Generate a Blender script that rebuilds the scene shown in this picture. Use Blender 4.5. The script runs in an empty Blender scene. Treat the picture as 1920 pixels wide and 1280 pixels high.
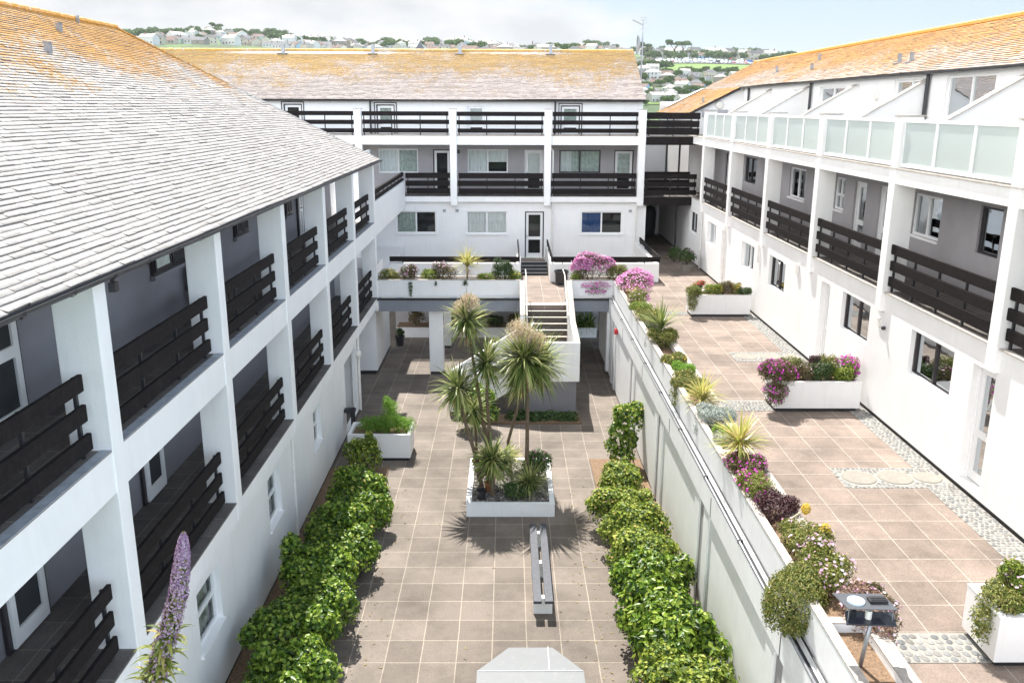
import bpy, math, random
import numpy as np
from mathutils import Vector, Matrix
R = math.radians
H = 9.5                      # camera height above the courtyard paving; heights below are written relative to the camera
sc = bpy.context.scene
col = sc.collection
# ------------------------------------------------------------------ camera
cam_d = bpy.data.cameras.new('camera'); cam = bpy.data.objects.new('camera', cam_d); col.objects.link(cam)
cam_d.sensor_width = 36; cam_d.lens = 36 * 1633 / 1920; cam_d.clip_start = 0.05; cam_d.clip_end = 9000
_p = math.atan(440 / 1633); _y = 0.0055; _r = 0.003
f = Vector((math.sin(_y) * math.cos(_p), math.cos(_y) * math.cos(_p), -math.sin(_p)))
r0 = Vector((math.cos(_y), -math.sin(_y), 0)); u0 = r0.cross(f)
r1 = r0 * math.cos(_r) + u0 * math.sin(_r); u1 = u0 * math.cos(_r) - r0 * math.sin(_r)
cam.matrix_world = Matrix(((r1.x, u1.x, -f.x, 0), (r1.y, u1.y, -f.y, 0), (r1.z, u1.z, -f.z, H), (0, 0, 0, 1)))
sc.camera = cam
# ------------------------------------------------------------------ light
SUN = Vector((0.15, -0.60, -1.0)).normalized()       # direction the light travels
elev = math.asin(-SUN.z); azi = math.atan2(-SUN.x, -SUN.y)
sd = bpy.data.lights.new('sun', 'SUN'); sd.energy = 5.0; sd.angle = R(0.53); sd.color = (1.0, 0.955, 0.89)
so = bpy.data.objects.new('sun', sd); col.objects.link(so)
so.rotation_euler = SUN.to_track_quat('-Z', 'Y').to_euler(); so.location = (0, 0, 60)
w = bpy.data.worlds.new('World'); sc.world = w; w.use_nodes = True
nt = w.node_tree; nt.nodes.clear(); N = nt.nodes.new; L = nt.links.new
out = N('ShaderNodeOutputWorld'); bg = N('ShaderNodeBackground'); L(bg.outputs[0], out.inputs[0]); bg.inputs[1].default_value = 0.125
sky = N('ShaderNodeTexSky'); sky.sky_type = 'NISHITA'; sky.sun_disc = False; sky.sun_elevation = elev; sky.sun_rotation = azi
sky.air_density = 1.0; sky.dust_density = 0.6; sky.ozone_density = 1.0; sky.altitude = 20
tc = N('ShaderNodeTexCoord'); mp = N('ShaderNodeMapping'); mp.inputs['Scale'].default_value = (1, 1, 2.6); mp.inputs['Location'].default_value = (1.35, 0.2, 0.35)
L(tc.outputs['Generated'], mp.inputs[0])
n1 = N('ShaderNodeTexNoise'); n1.inputs['Scale'].default_value = 3.2; n1.inputs['Detail'].default_value = 9; n1.inputs['Roughness'].default_value = 0.55; n1.inputs['Distortion'].default_value = 0.25
L(mp.outputs[0], n1.inputs[0])
sx = N('ShaderNodeSeparateXYZ'); L(tc.outputs['Generated'], sx.inputs[0])
bias = N('ShaderNodeMath'); bias.operation = 'MULTIPLY_ADD'; L(sx.outputs[0], bias.inputs[0]); bias.inputs[1].default_value = -0.36; L(n1.outputs[0], bias.inputs[2])
cr = N('ShaderNodeValToRGB'); cr.color_ramp.elements[0].position = 0.46; cr.color_ramp.elements[1].position = 0.56; L(bias.outputs[0], cr.inputs[0])
n2 = N('ShaderNodeTexNoise'); n2.inputs['Scale'].default_value = 9; n2.inputs['Detail'].default_value = 5; L(mp.outputs[0], n2.inputs[0])
cc = N('ShaderNodeValToRGB'); cc.color_ramp.elements[0].position = 0.34; cc.color_ramp.elements[0].color = (2.95, 3.05, 3.2, 1); cc.color_ramp.elements[1].position = 0.56; cc.color_ramp.elements[1].color = (3.6, 3.62, 3.65, 1)
L(n2.outputs[0], cc.inputs[0])
haze = N('ShaderNodeMixRGB'); haze.inputs[0].default_value = 0.85; haze.inputs[2].default_value = (2.25, 2.65, 3.15, 1); L(sky.outputs[0], haze.inputs[1])
mix = N('ShaderNodeMixRGB'); L(cr.outputs[0], mix.inputs[0]); L(haze.outputs[0], mix.inputs[1]); L(cc.outputs[0], mix.inputs[2]); 
# sky dimmed overhead for deeper shadows; unseen fill added behind camera and at sides
up_ = N('ShaderNodeMapRange'); up_.interpolation_type = 'SMOOTHSTEP'; L(sx.outputs[2], up_.inputs[0]); up_.inputs[1].default_value = 0.15; up_.inputs[2].default_value = 0.65; up_.inputs[3].default_value = 1.0; up_.inputs[4].default_value = 0.50
bk_ = N('ShaderNodeMapRange'); bk_.interpolation_type = 'SMOOTHSTEP'; L(sx.outputs[1], bk_.inputs[0]); bk_.inputs[1].default_value = 0.3; bk_.inputs[2].default_value = -0.6; bk_.inputs[3].default_value = 1.0; bk_.inputs[4].default_value = 4.2
ml_ = N('ShaderNodeMath'); ml_.operation = 'MULTIPLY'; L(up_.outputs[0], ml_.inputs[0]); L(bk_.outputs[0], ml_.inputs[1])
rt_ = N('ShaderNodeMapRange'); rt_.interpolation_type = 'SMOOTHSTEP'; ab_ = N('ShaderNodeMath'); ab_.operation = 'ABSOLUTE'; L(sx.outputs[0], ab_.inputs[0]); L(ab_.outputs[0], rt_.inputs[0]); rt_.inputs[1].default_value = 0.58; rt_.inputs[2].default_value = 0.95; rt_.inputs[3].default_value = 1.0; rt_.inputs[4].default_value = 2.6
ml2_ = N('ShaderNodeMath'); ml2_.operation = 'MULTIPLY'; L(ml_.outputs[0], ml2_.inputs[0]); L(rt_.outputs[0], ml2_.inputs[1]); ml_ = ml2_
vm_ = N('ShaderNodeVectorMath'); vm_.operation = 'SCALE'; L(mix.outputs[0], vm_.inputs[0]); L(ml_.outputs[0], vm_.inputs[3]); L(vm_.outputs[0], bg.inputs[0])
vs = sc.view_settings; vs.view_transform = 'Standard'; vs.look = 'None'; vs.gamma = 1; vs.use_curve_mapping = False; vs.exposure = 1.02
# ------------------------------------------------------------------ materials
def mat(name, rgb, rough=0.7, var=0.0, scale=6.0, bump=0.0, bscale=60.0, metal=0.0, spec=0.5, stain=None):
    m = bpy.data.materials.new(name); m.use_nodes = True; t = m.node_tree; b = t.nodes['Principled BSDF']
    b.inputs['Base Color'].default_value = (*rgb, 1); b.inputs['Roughness'].default_value = rough; b.inputs['Metallic'].default_value = metal
    b.inputs['Specular IOR Level'].default_value = spec
    if var or bump or stain:
        c = t.nodes.new('ShaderNodeTexCoord')
    last = None
    if var:
        n = t.nodes.new('ShaderNodeTexNoise'); n.inputs['Scale'].default_value = scale; n.inputs['Detail'].default_value = 7; n.inputs['Roughness'].default_value = 0.62
        t.links.new(c.outputs['Object'], n.inputs[0])
        rp = t.nodes.new('ShaderNodeValToRGB'); rp.color_ramp.elements[0].position = 0.3; rp.color_ramp.elements[1].position = 0.7
        rp.color_ramp.elements[0].color = (*[max(0, v * (1 - var)) for v in rgb], 1); rp.color_ramp.elements[1].color = (*[min(1, v * (1 + var)) for v in rgb], 1)
        t.links.new(n.outputs[0], rp.inputs[0]); last = rp.outputs[0]
    if stain:      # vertical streaks of grime: (colour, amount)
        mpn = t.nodes.new('ShaderNodeMapping'); mpn.inputs['Scale'].default_value = (5, 5, 0.45); t.links.new(c.outputs['Object'], mpn.inputs[0])
        n = t.nodes.new('ShaderNodeTexNoise'); n.inputs['Scale'].default_value = 1.3; n.inputs['Detail'].default_value = 8; n.inputs['Roughness'].default_value = 0.7
        t.links.new(mpn.outputs[0], n.inputs[0])
        rp2 = t.nodes.new('ShaderNodeValToRGB'); rp2.color_ramp.elements[0].position = 0.52; rp2.color_ramp.elements[0].color = (0, 0, 0, 1); rp2.color_ramp.elements[1].position = 0.78; rp2.color_ramp.elements[1].color = (stain[1],) * 3 + (1,)
        t.links.new(n.outputs[0], rp2.inputs[0]); mx = t.nodes.new('ShaderNodeMixRGB'); mx.inputs[2].default_value = (*stain[0], 1)
        t.links.new(rp2.outputs[0], mx.inputs[0])
        if last: t.links.new(last, mx.inputs[1])
        else: mx.inputs[1].default_value = (*rgb, 1)
        last = mx.outputs[0]
    if last: t.links.new(last, b.inputs['Base Color'])
    if bump:
        n = t.nodes.new('ShaderNodeTexNoise'); n.inputs['Scale'].default_value = bscale; n.inputs['Detail'].default_value = 5
        t.links.new(c.outputs['Object'], n.inputs[0]); bp = t.nodes.new('ShaderNodeBump'); bp.inputs['Strength'].default_value = bump; bp.inputs['Distance'].default_value = 0.01
        t.links.new(n.outputs[0], bp.inputs['Height']); t.links.new(bp.outputs[0], b.inputs['Normal'])
    return m
WHITE = mat('white_render', (0.80, 0.795, 0.79), 0.75, 0.035, 1.2, 0.25, 45, stain=((0.54, 0.50, 0.43), 0.22))
WHITE2 = mat('white_masonry_paint', (0.81, 0.82, 0.825), 0.7, 0.04, 2.0, 0.2, 60, stain=((0.48, 0.48, 0.46), 0.25))
COPING = mat('weathered_coping', (0.43, 0.39, 0.35), 0.85, 0.28, 9, 0.4, 40)
GREYR = mat('grey_render', (0.35, 0.335, 0.345), 0.85, 0.06, 2.0, 0.25, 50)
GREYL = mat('lavender_grey_render', (0.215, 0.21, 0.23), 0.85, 0.05, 2.0, 0.25, 50)
BEAMB = mat('blue_grey_beam', (0.20, 0.215, 0.245), 0.6, 0.08, 3, 0.1, 30)
TIMBER = mat('dark_stained_timber', (0.014, 0.0115, 0.012), 0.8, 0.4, 14, 0.4, 25, stain=((0.035, 0.028, 0.024), 0.4), spec=.12)
BLACK = mat('black_paint', (0.02, 0.02, 0.024), 0.45, 0.2, 8)
GUTTER = mat('dark_gutter_plastic', (0.03, 0.032, 0.037), 0.4)
UPVC = mat('white_window_frame', (0.80, 0.80, 0.80), 0.35)
DARKFR = mat('dark_window_frame', (0.03, 0.025, 0.028), 0.4)
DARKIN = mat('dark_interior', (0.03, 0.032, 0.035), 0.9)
CURT = mat('net_curtain', (0.55, 0.60, 0.56), 0.9, 0.25, 7)
CURTW = mat('white_blind', (0.88, 0.88, 0.87), 0.9, 0.05, 7)
BRICKIN = mat('brown_blind', (0.16, 0.09, 0.06), 0.9, 0.3, 12)
BLUEC = mat('blue_blind', (0.04, 0.11, 0.30), 0.8, 0.05, 7)
METAL = mat('grey_metal', (0.33, 0.34, 0.36), 0.4, 0.15, 6, metal=0.6)
SOIL = mat('dry_soil', (0.20, 0.13, 0.08), 0.95, 0.5, 25, 0.9, 60)
BARK = mat('palm_bark', (0.14, 0.10, 0.065), 0.9, 0.4, 20, 0.8, 35)
TWIG = mat('twig_bark', (0.10, 0.07, 0.05), 0.9, 0.3, 20)
PVC = mat('white_pipe', (0.72, 0.70, 0.66), 0.4, 0.1, 5)
FROST_ = bpy.data.materials.new('frosted_glass'); FROST_.use_nodes = True
_t = FROST_.node_tree; _b = _t.nodes['Principled BSDF']; _b.inputs['Base Color'].default_value = (0.74, 0.78, 0.76, 1); _b.inputs['Roughness'].default_value = 0.28
_tr = _t.nodes.new('ShaderNodeBsdfTranslucent'); _tr.inputs[0].default_value = (0.80, 0.85, 0.83, 1); _mx = _t.nodes.new('ShaderNodeMixShader'); _mx.inputs[0].default_value = 0.5
_o = _t.nodes['Material Output']; _t.links.new(_b.outputs[0], _mx.inputs[1]); _t.links.new(_tr.outputs[0], _mx.inputs[2])
_tp = _t.nodes.new('ShaderNodeBsdfTransparent'); _tp.inputs[0].default_value = (0.8, 0.88, 0.87, 1); _m2 = _t.nodes.new('ShaderNodeMixShader'); _m2.inputs[0].default_value = 0.22
_t.links.new(_mx.outputs[0], _m2.inputs[1]); _t.links.new(_tp.outputs[0], _m2.inputs[2]); _t.links.new(_m2.outputs[0], _o.inputs[0])
FROST = FROST_
def glassmat():
    m = bpy.data.materials.new('window_glass'); m.use_nodes = True; t = m.node_tree; t.nodes.clear()
    o = t.nodes.new('ShaderNodeOutputMaterial'); g = t.nodes.new('ShaderNodeBsdfGlossy'); g.inputs['Roughness'].default_value = 0.015; g.inputs[0].default_value = (0.55, 0.58, 0.60, 1)
    tr = t.nodes.new('ShaderNodeBsdfTransparent'); tr.inputs[0].default_value = (0.9, 0.93, 0.92, 1); fr = t.nodes.new('ShaderNodeFresnel'); fr.inputs[0].default_value = 1.55
    n = t.nodes.new('ShaderNodeTexNoise'); n.inputs['Scale'].default_value = 1.1; c = t.nodes.new('ShaderNodeTexCoord'); t.links.new(c.outputs['Object'], n.inputs[0])
    bp = t.nodes.new('ShaderNodeBump'); bp.inputs['Strength'].default_value = 0.12; bp.inputs['Distance'].default_value = 0.05; t.links.new(n.outputs[0], bp.inputs['Height']); t.links.new(bp.outputs[0], g.inputs['Normal'])
    mx = t.nodes.new('ShaderNodeMixShader'); t.links.new(fr.outputs[0], mx.inputs[0]); t.links.new(tr.outputs[0], mx.inputs[1]); t.links.new(g.outputs[0], mx.inputs[2]); t.links.new(mx.outputs[0], o.inputs[0])
    return m
GLASS = glassmat()
def ramp_island(name, cols, rough=0.6, trans=0.25, spec=0.4, wash=None):
    """leaf-like material: every loose piece takes its own tint from the ramp"""
    m = bpy.data.materials.new(name); m.use_nodes = True; t = m.node_tree; b = t.nodes['Principled BSDF']; b.inputs['Roughness'].default_value = rough; b.inputs['Specular IOR Level'].default_value = spec
    g = t.nodes.new('ShaderNodeNewGeometry'); rp = t.nodes.new('ShaderNodeValToRGB'); e = rp.color_ramp.elements
    while len(e) < len(cols): e.new(0.5)
    for i, c in enumerate(cols): e[i].position = i / (len(cols) - 1); e[i].color = (*c, 1)
    t.links.new(g.outputs['Random Per Island'], rp.inputs[0]); t.links.new(rp.outputs[0], b.inputs['Base Color'])
    if trans:
        tr = t.nodes.new('ShaderNodeBsdfTranslucent'); t.links.new(rp.outputs[0], tr.inputs[0]); mx = t.nodes.new('ShaderNodeMixShader'); mx.inputs[0].default_value = trans
        t.links.new(b.outputs[0], mx.inputs[1]); t.links.new(tr.outputs[0], mx.inputs[2]); t.links.new(mx.outputs[0], t.nodes['Material Output'].inputs[0])
    return m
LEAF = ramp_island('hydrangea_leaf', [(0.018, 0.05, 0.006), (0.07, 0.15, 0.014), (0.19, 0.31, 0.03), (0.38, 0.47, 0.07)], 0.38, 0.35)
LEAF2 = ramp_island('yellow_green_leaf', [(0.025, 0.06, 0.008), (0.10, 0.17, 0.018), (0.27, 0.36, 0.045), (0.45, 0.48, 0.09)], 0.5, 0.35)
DKLEAF = ramp_island('dark_green_leaf', [(0.02, 0.05, 0.012), (0.045, 0.095, 0.02), (0.09, 0.14, 0.03)], 0.5, 0.2)
OLIVE = ramp_island('olive_leaf', [(0.05, 0.08, 0.015), (0.14, 0.18, 0.03), (0.25, 0.27, 0.055), (0.33, 0.27, 0.09)], 0.6, 0.25)
LIME = ramp_island('fennel_leaf', [(0.10, 0.22, 0.02), (0.20, 0.38, 0.04), (0.32, 0.50, 0.08)], 0.6, 0.4)
SILVER = ramp_island('silver_leaf', [(0.22, 0.26, 0.22), (0.38, 0.42, 0.38), (0.52, 0.55, 0.50)], 0.7, 0.15)
PURPL = ramp_island('purple_leaf', [(0.03, 0.008, 0.015), (0.07, 0.02, 0.03), (0.10, 0.05, 0.04)], 0.5, 0.15)
RUSTY = ramp_island('rusty_leaf', [(0.10, 0.05, 0.03), (0.16, 0.09, 0.045), (0.14, 0.15, 0.05), (0.07, 0.10, 0.03)], 0.6, 0.2)
DRY = ramp_island('dry_twiggy_leaf', [(0.16, 0.09, 0.06), (0.28, 0.17, 0.12), (0.36, 0.25, 0.19)], 0.8, 0.1)
BLADE = ramp_island('cordyline_blade', [(0.05, 0.085, 0.02), (0.15, 0.21, 0.05), (0.33, 0.38, 0.12), (0.58, 0.54, 0.26)], 0.34, 0.25)
BLADEY = ramp_island('variegated_blade', [(0.22, 0.30, 0.06), (0.46, 0.48, 0.12), (0.66, 0.60, 0.24), (0.58, 0.42, 0.18)], 0.4, 0.35)
DEAD = ramp_island('dead_blade', [(0.22, 0.12, 0.05), (0.36, 0.22, 0.09), (0.45, 0.33, 0.18)], 0.7, 0.2)
SEED = ramp_island('seed_head', [(0.46, 0.34, 0.21), (0.64, 0.51, 0.35), (0.78, 0.68, 0.51)], 0.8, 0.2)
PINK = ramp_island('pink_petal', [(0.62, 0.14, 0.40), (0.72, 0.28, 0.58), (0.80, 0.48, 0.70)], 0.6, 0.3)
MAGENTA = ramp_island('magenta_petal', [(0.45, 0.01, 0.33), (0.60, 0.03, 0.48), (0.70, 0.12, 0.55)], 0.6, 0.3)
PALEP = ramp_island('pale_pink_petal', [(0.62, 0.30, 0.48), (0.74, 0.50, 0.64), (0.82, 0.74, 0.78)], 0.6, 0.3)
LILAC = ramp_island('lilac_floret', [(0.30, 0.16, 0.32), (0.44, 0.29, 0.44), (0.54, 0.44, 0.52)], 0.6, 0.3)
YELLOW = ramp_island('yellow_petal', [(0.55, 0.33, 0.03), (0.72, 0.50, 0.05), (0.78, 0.62, 0.12)], 0.6, 0.2)
REDP = ramp_island('red_petal', [(0.45, 0.02, 0.03), (0.65, 0.05, 0.05), (0.6, 0.12, 0.10)], 0.6, 0.2)
BUDY = ramp_island('yellow_green_flower_head', [(0.30, 0.40, 0.05), (0.45, 0.48, 0.08), (0.55, 0.40, 0.15)], 0.7, 0.3)
PEBM = ramp_island('grey_pebble', [(0.11, 0.115, 0.12), (0.18, 0.185, 0.185), (0.27, 0.265, 0.255), (0.15, 0.14, 0.13)], 0.6, 0.0)
GRAVM = ramp_island('pale_gravel', [(0.06, 0.055, 0.05), (0.18, 0.165, 0.15), (0.42, 0.40, 0.37)], 0.8, 0.0)
MORTAR = mat('pale_mortar', (0.29, 0.28, 0.255), 0.9, 0.15, 12, 0.4, 60)
STONEC = mat('round_stepping_stone', (0.25, 0.23, 0.20), 0.85, 0.12, 10, 0.3, 80)

def slatemat(name, base, dark, lich, z0, z1, amt0, amt1):
    """weathered slate; patches of orange lichen that grow denser towards the ridge"""
    m = bpy.data.materials.new(name); m.use_nodes = True; t = m.node_tree; b = t.nodes['Principled BSDF']; b.inputs['Roughness'].default_value = 0.72
    g = t.nodes.new('ShaderNodeNewGeometry'); c = t.nodes.new('ShaderNodeTexCoord'); l = t.links.new
    rp = t.nodes.new('ShaderNodeValToRGB'); e = rp.color_ramp.elements
    e[0].color = (*dark, 1); e[0].position = 0; e[1].color = (*base, 1); e[1].position = 0.35; x = e.new(1.0); x.color = (*[min(1, v * 1.13) for v in base], 1)
    l(g.outputs['Random Per Island'], rp.inputs[0])
    n0 = t.nodes.new('ShaderNodeTexNoise'); n0.inputs['Scale'].default_value = 14; n0.inputs['Detail'].default_value = 6; l(c.outputs['Object'], n0.inputs[0])
    r0_ = t.nodes.new('ShaderNodeValToRGB'); r0_.color_ramp.elements[0].position = 0.3; r0_.color_ramp.elements[0].color = (0.74, 0.72, 0.70, 1); r0_.color_ramp.elements[1].position = 0.6; l(n0.outputs[0], r0_.inputs[0])
    mu = t.nodes.new('ShaderNodeMixRGB'); mu.blend_type = 'MULTIPLY'; mu.inputs[0].default_value = 0.7; l(rp.outputs[0], mu.inputs[1]); l(r0_.outputs[0], mu.inputs[2])
    s = t.nodes.new('ShaderNodeSeparateXYZ'); l(c.outputs['Object'], s.inputs[0])
    mr = t.nodes.new('ShaderNodeMapRange'); mr.inputs['From Min'].default_value = z0; mr.inputs['From Max'].default_value = z1; mr.inputs['To Min'].default_value = amt0; mr.inputs['To Max'].default_value = amt1; l(s.outputs[2], mr.inputs[0])
    n1_ = t.nodes.new('ShaderNodeTexNoise'); n1_.inputs['Scale'].default_value = 0.55; n1_.inputs['Detail'].default_value = 6; n1_.inputs['Roughness'].default_value = 0.6; l(c.outputs['Object'], n1_.inputs[0])
    n2_ = t.nodes.new('ShaderNodeTexNoise'); n2_.inputs['Scale'].default_value = 9.0; n2_.inputs['Detail'].default_value = 9; n2_.inputs['Roughness'].default_value = 0.72; l(c.outputs['Object'], n2_.inputs[0])
    a = t.nodes.new('ShaderNodeMath'); a.operation = 'MULTIPLY_ADD'; a.inputs[1].default_value = 0.95; l(n1_.outputs[0], a.inputs[0]); n2s = t.nodes.new('ShaderNodeMath'); n2s.operation = 'MULTIPLY_ADD'; n2s.inputs[1].default_value = 1.7; n2s.inputs[2].default_value = -.55; l(n2_.outputs[0], n2s.inputs[0]); l(n2s.outputs[0], a.inputs[2])
    a2 = t.nodes.new('ShaderNodeMath'); a2.operation = 'ADD'; l(a.outputs[0], a2.inputs[0]); l(mr.outputs[0], a2.inputs[1])
    rl = t.nodes.new('ShaderNodeValToRGB'); rl.color_ramp.elements[0].position = 0.44; rl.color_ramp.elements[1].position = 0.53
    sc_ = t.nodes.new('ShaderNodeMath'); sc_.operation = 'MULTIPLY'; sc_.inputs[1].default_value = 0.5; l(a2.outputs[0], sc_.inputs[0]); l(sc_.outputs[0], rl.inputs[0])
    lr = t.nodes.new('ShaderNodeValToRGB'); lr.color_ramp.elements[0].color = (*lich, 1); lr.color_ramp.elements[0].position = 0.35
    lr.color_ramp.elements[1].color = (lich[0] * 1.25, lich[1] * 1.45, lich[2] * 2.2, 1); lr.color_ramp.elements[1].position = 0.65; l(n0.outputs[0], lr.inputs[0])
    mx = t.nodes.new('ShaderNodeMixRGB'); l(rl.outputs[0], mx.inputs[0]); l(mu.outputs[0], mx.inputs[1]); l(lr.outputs[0], mx.inputs[2]); l(mx.outputs[0], b.inputs['Base Color'])
    bp = t.nodes.new('ShaderNodeBump'); bp.inputs['Strength'].default_value = 0.35; bp.inputs['Distance'].default_value = 0.02; l(n2_.outputs[0], bp.inputs['Height']); l(bp.outputs[0], b.inputs['Normal'])
    return m

def pavemat(name, c1, c2, mort, x0, y0, tw, th, md=0.03):
    m = bpy.data.materials.new(name); m.use_nodes = True; t = m.node_tree; b = t.nodes['Principled BSDF']; b.inputs['Roughness'].default_value = 0.85; l = t.links.new
    c = t.nodes.new('ShaderNodeTexCoord'); mp_ = t.nodes.new('ShaderNodeMapping'); mp_.inputs['Location'].default_value = (-x0, -y0, 0); l(c.outputs['Object'], mp_.inputs[0])
    br = t.nodes.new('ShaderNodeTexBrick'); br.offset = 0; br.offset_frequency = 1; br.squash = 1; br.inputs['Scale'].default_value = 1; br.inputs['Brick Width'].default_value = tw; br.inputs['Row Height'].default_value = th
    br.inputs['Mortar Size'].default_value = md * 0.5; br.inputs['Mortar Smooth'].default_value = 0.25; br.inputs['Color1'].default_value = (*c1, 1); br.inputs['Color2'].default_value = (*c2, 1); br.inputs['Mortar'].default_value = (*mort, 1)
    nw = t.nodes.new('ShaderNodeTexNoise'); nw.inputs['Scale'].default_value = 1.7; nw.inputs['Detail'].default_value = 6; l(c.outputs['Object'], nw.inputs[0])
    va = t.nodes.new('ShaderNodeVectorMath'); va.operation = 'MULTIPLY_ADD'; l(nw.outputs['Color'], va.inputs[0]); va.inputs[1].default_value = (0.022, 0.022, 0); l(mp_.outputs[0], va.inputs[2]); l(va.outputs[0], br.inputs['Vector'])
    n = t.nodes.new('ShaderNodeTexNoise'); n.inputs['Scale'].default_value = 0.8; n.inputs['Detail'].default_value = 10; n.inputs['Roughness'].default_value = 0.7; l(c.outputs['Object'], n.inputs[0])
    rp = t.nodes.new('ShaderNodeValToRGB'); rp.color_ramp.elements[0].position = 0.32; rp.color_ramp.elements[0].color = (0.62, 0.61, 0.59, 1); rp.color_ramp.elements[1].position = 0.60; rp.color_ramp.elements[1].color = (1.12, 1.1, 1.08, 1); l(n.outputs[0], rp.inputs[0])
    n3 = t.nodes.new('ShaderNodeTexNoise'); n3.inputs['Scale'].default_value = 38; n3.inputs['Detail'].default_value = 4; l(c.outputs['Object'], n3.inputs[0])
    rp3 = t.nodes.new('ShaderNodeValToRGB'); rp3.color_ramp.elements[0].position = 0.3; rp3.color_ramp.elements[0].color = (0.72, 0.72, 0.72, 1); rp3.color_ramp.elements[1].position = 0.7; rp3.color_ramp.elements[1].color = (1.15, 1.15, 1.15, 1); l(n3.outputs[0], rp3.inputs[0])
    m1 = t.nodes.new('ShaderNodeMixRGB'); m1.blend_type = 'MULTIPLY'; m1.inputs[0].default_value = 1; l(br.outputs[0], m1.inputs[1]); l(rp.outputs[0], m1.inputs[2])
    m2 = t.nodes.new('ShaderNodeMixRGB'); m2.blend_type = 'MULTIPLY'; m2.inputs[0].default_value = 0.8; l(m1.outputs[0], m2.inputs[1]); l(rp3.outputs[0], m2.inputs[2]); l(m2.outputs[0], b.inputs['Base Color'])
    bp = t.nodes.new('ShaderNodeBump'); bp.inputs['Strength'].default_value = 0.5; bp.inputs['Distance'].default_value = 0.01; bp.invert = True; l(br.outputs['Fac'], bp.inputs['Height'])
    bp2 = t.nodes.new('ShaderNodeBump'); bp2.inputs['Strength'].default_value = 0.25; bp2.inputs['Distance'].default_value = 0.006; l(n3.outputs[0], bp2.inputs['Height']); l(bp.outputs[0], bp2.inputs['Normal']); l(bp2.outputs[0], b.inputs['Normal'])
    return m
PAVE = pavemat('courtyard_paving', (0.145, 0.122, 0.104), (0.200, 0.170, 0.145), (0.31, 0.27, 0.225), -0.89, 13.43, 0.632, 0.662, 0.024)
PAVET = pavemat('terrace_paving', (0.205, 0.163, 0.138), (0.262, 0.210, 0.180), (0.41, 0.37, 0.325), 5.72, 10.36, 0.625, 0.655, 0.018)
PAVEB = pavemat('balcony_paving', (0.10, 0.09, 0.085), (0.14, 0.125, 0.115), (0.22, 0.20, 0.18), 0, 0, 0.6, 0.6, 0.02)

# ------------------------------------------------------------------ mesh helpers
class MB:
    def __init__(s): s.v = []; s.f = []
    def box(s, x0, x1, y0, y1, z0, z1):
        if x0 > x1: x0, x1 = x1, x0
        if y0 > y1: y0, y1 = y1, y0
        if z0 > z1: z0, z1 = z1, z0
        n = len(s.v); s.v += [(x0, y0, z0), (x1, y0, z0), (x1, y1, z0), (x0, y1, z0), (x0, y0, z1), (x1, y0, z1), (x1, y1, z1), (x0, y1, z1)]
        s.f += [tuple(n + i for i in q) for q in ((3, 2, 1, 0), (4, 5, 6, 7), (0, 1, 5, 4), (1, 2, 6, 5), (2, 3, 7, 6), (3, 0, 4, 7))]; return s
    def quad(s, a, b, c, d):
        n = len(s.v); s.v += [tuple(a), tuple(b), tuple(c), tuple(d)]; s.f.append((n, n + 1, n + 2, n + 3)); return s
    def poly(s, pts):
        n = len(s.v); s.v += [tuple(p) for p in pts]; s.f.append(tuple(range(n, n + len(pts)))); return s
    def prism(s, pts, ax, a, b):
        """pts: outline in the plane perpendicular to ax ('x': (y,z), 'y': (x,z), 'z': (x,y)), swept from a to b"""
        g = {'x': lambda p, c: (c, p[0], p[1]), 'y': lambda p, c: (p[0], c, p[1]), 'z': lambda p, c: (p[0], p[1], c)}[ax]
        n = len(s.v); k = len(pts); s.v += [g(p, a) for p in pts] + [g(p, b) for p in pts]
        s.f.append(tuple(range(n, n + k))); s.f.append(tuple(range(n + 2 * k - 1, n + k - 1, -1)))
        for i in range(k): j = (i + 1) % k; s.f.append((n + i, n + k + i, n + k + j, n + j))
        return s
    def tube(s, p, q, r, r2=None, k=8, cap=True):
        p = Vector(p); q = Vector(q); d = (q - p).normalized(); a = d.orthogonal().normalized(); b = d.cross(a); r2 = r if r2 is None else r2
        n = len(s.v)
        for c, rr in ((p, r), (q, r2)):
            for i in range(k):
                t = 2 * math.pi * i / k; s.v.append(tuple(c + (a * math.cos(t) + b * math.sin(t)) * rr))
        for i in range(k): j = (i + 1) % k; s.f.append((n + i, n + j, n + k + j, n + k + i))
        if cap: s.f.append(tuple(range(n + k - 1, n - 1, -1))); s.f.append(tuple(range(n + k, n + 2 * k)))
        return s
    def path(s, pts, rs, k=8):
        for i in range(len(pts) - 1): s.tube(pts[i], pts[i + 1], rs[i], rs[i + 1], k)
        return s
    def lathe(s, c, prof, k=16):
        n = len(s.v); m = len(prof)
        for (r, z) in prof:
            for i in range(k): t = 2 * math.pi * i / k; s.v.append((c[0] + r * math.cos(t), c[1] + r * math.sin(t), c[2] + z))
        for j in range(m - 1):
            for i in range(k): i2 = (i + 1) % k; s.f.append((n + j * k + i, n + j * k + i2, n + (j + 1) * k + i2, n + (j + 1) * k + i))
        return s
    def blob(s, c, rx, ry, rz, k=7, m=4, rot=0):
        n = len(s.v); cr_, sr = math.cos(rot), math.sin(rot)
        for j in range(m + 1):
            ph = math.pi * j / m
            for i in range(k):
                t = 2 * math.pi * i / k; x = rx * math.sin(ph) * math.cos(t); y = ry * math.sin(ph) * math.sin(t)
                s.v.append((c[0] + x * cr_ - y * sr, c[1] + x * sr + y * cr_, c[2] + rz * math.cos(ph)))
        for j in range(m):
            for i in range(k): i2 = (i + 1) % k; s.f.append((n + j * k + i, n + (j + 1) * k + i, n + (j + 1) * k + i2, n + j * k + i2))
        return s
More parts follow.
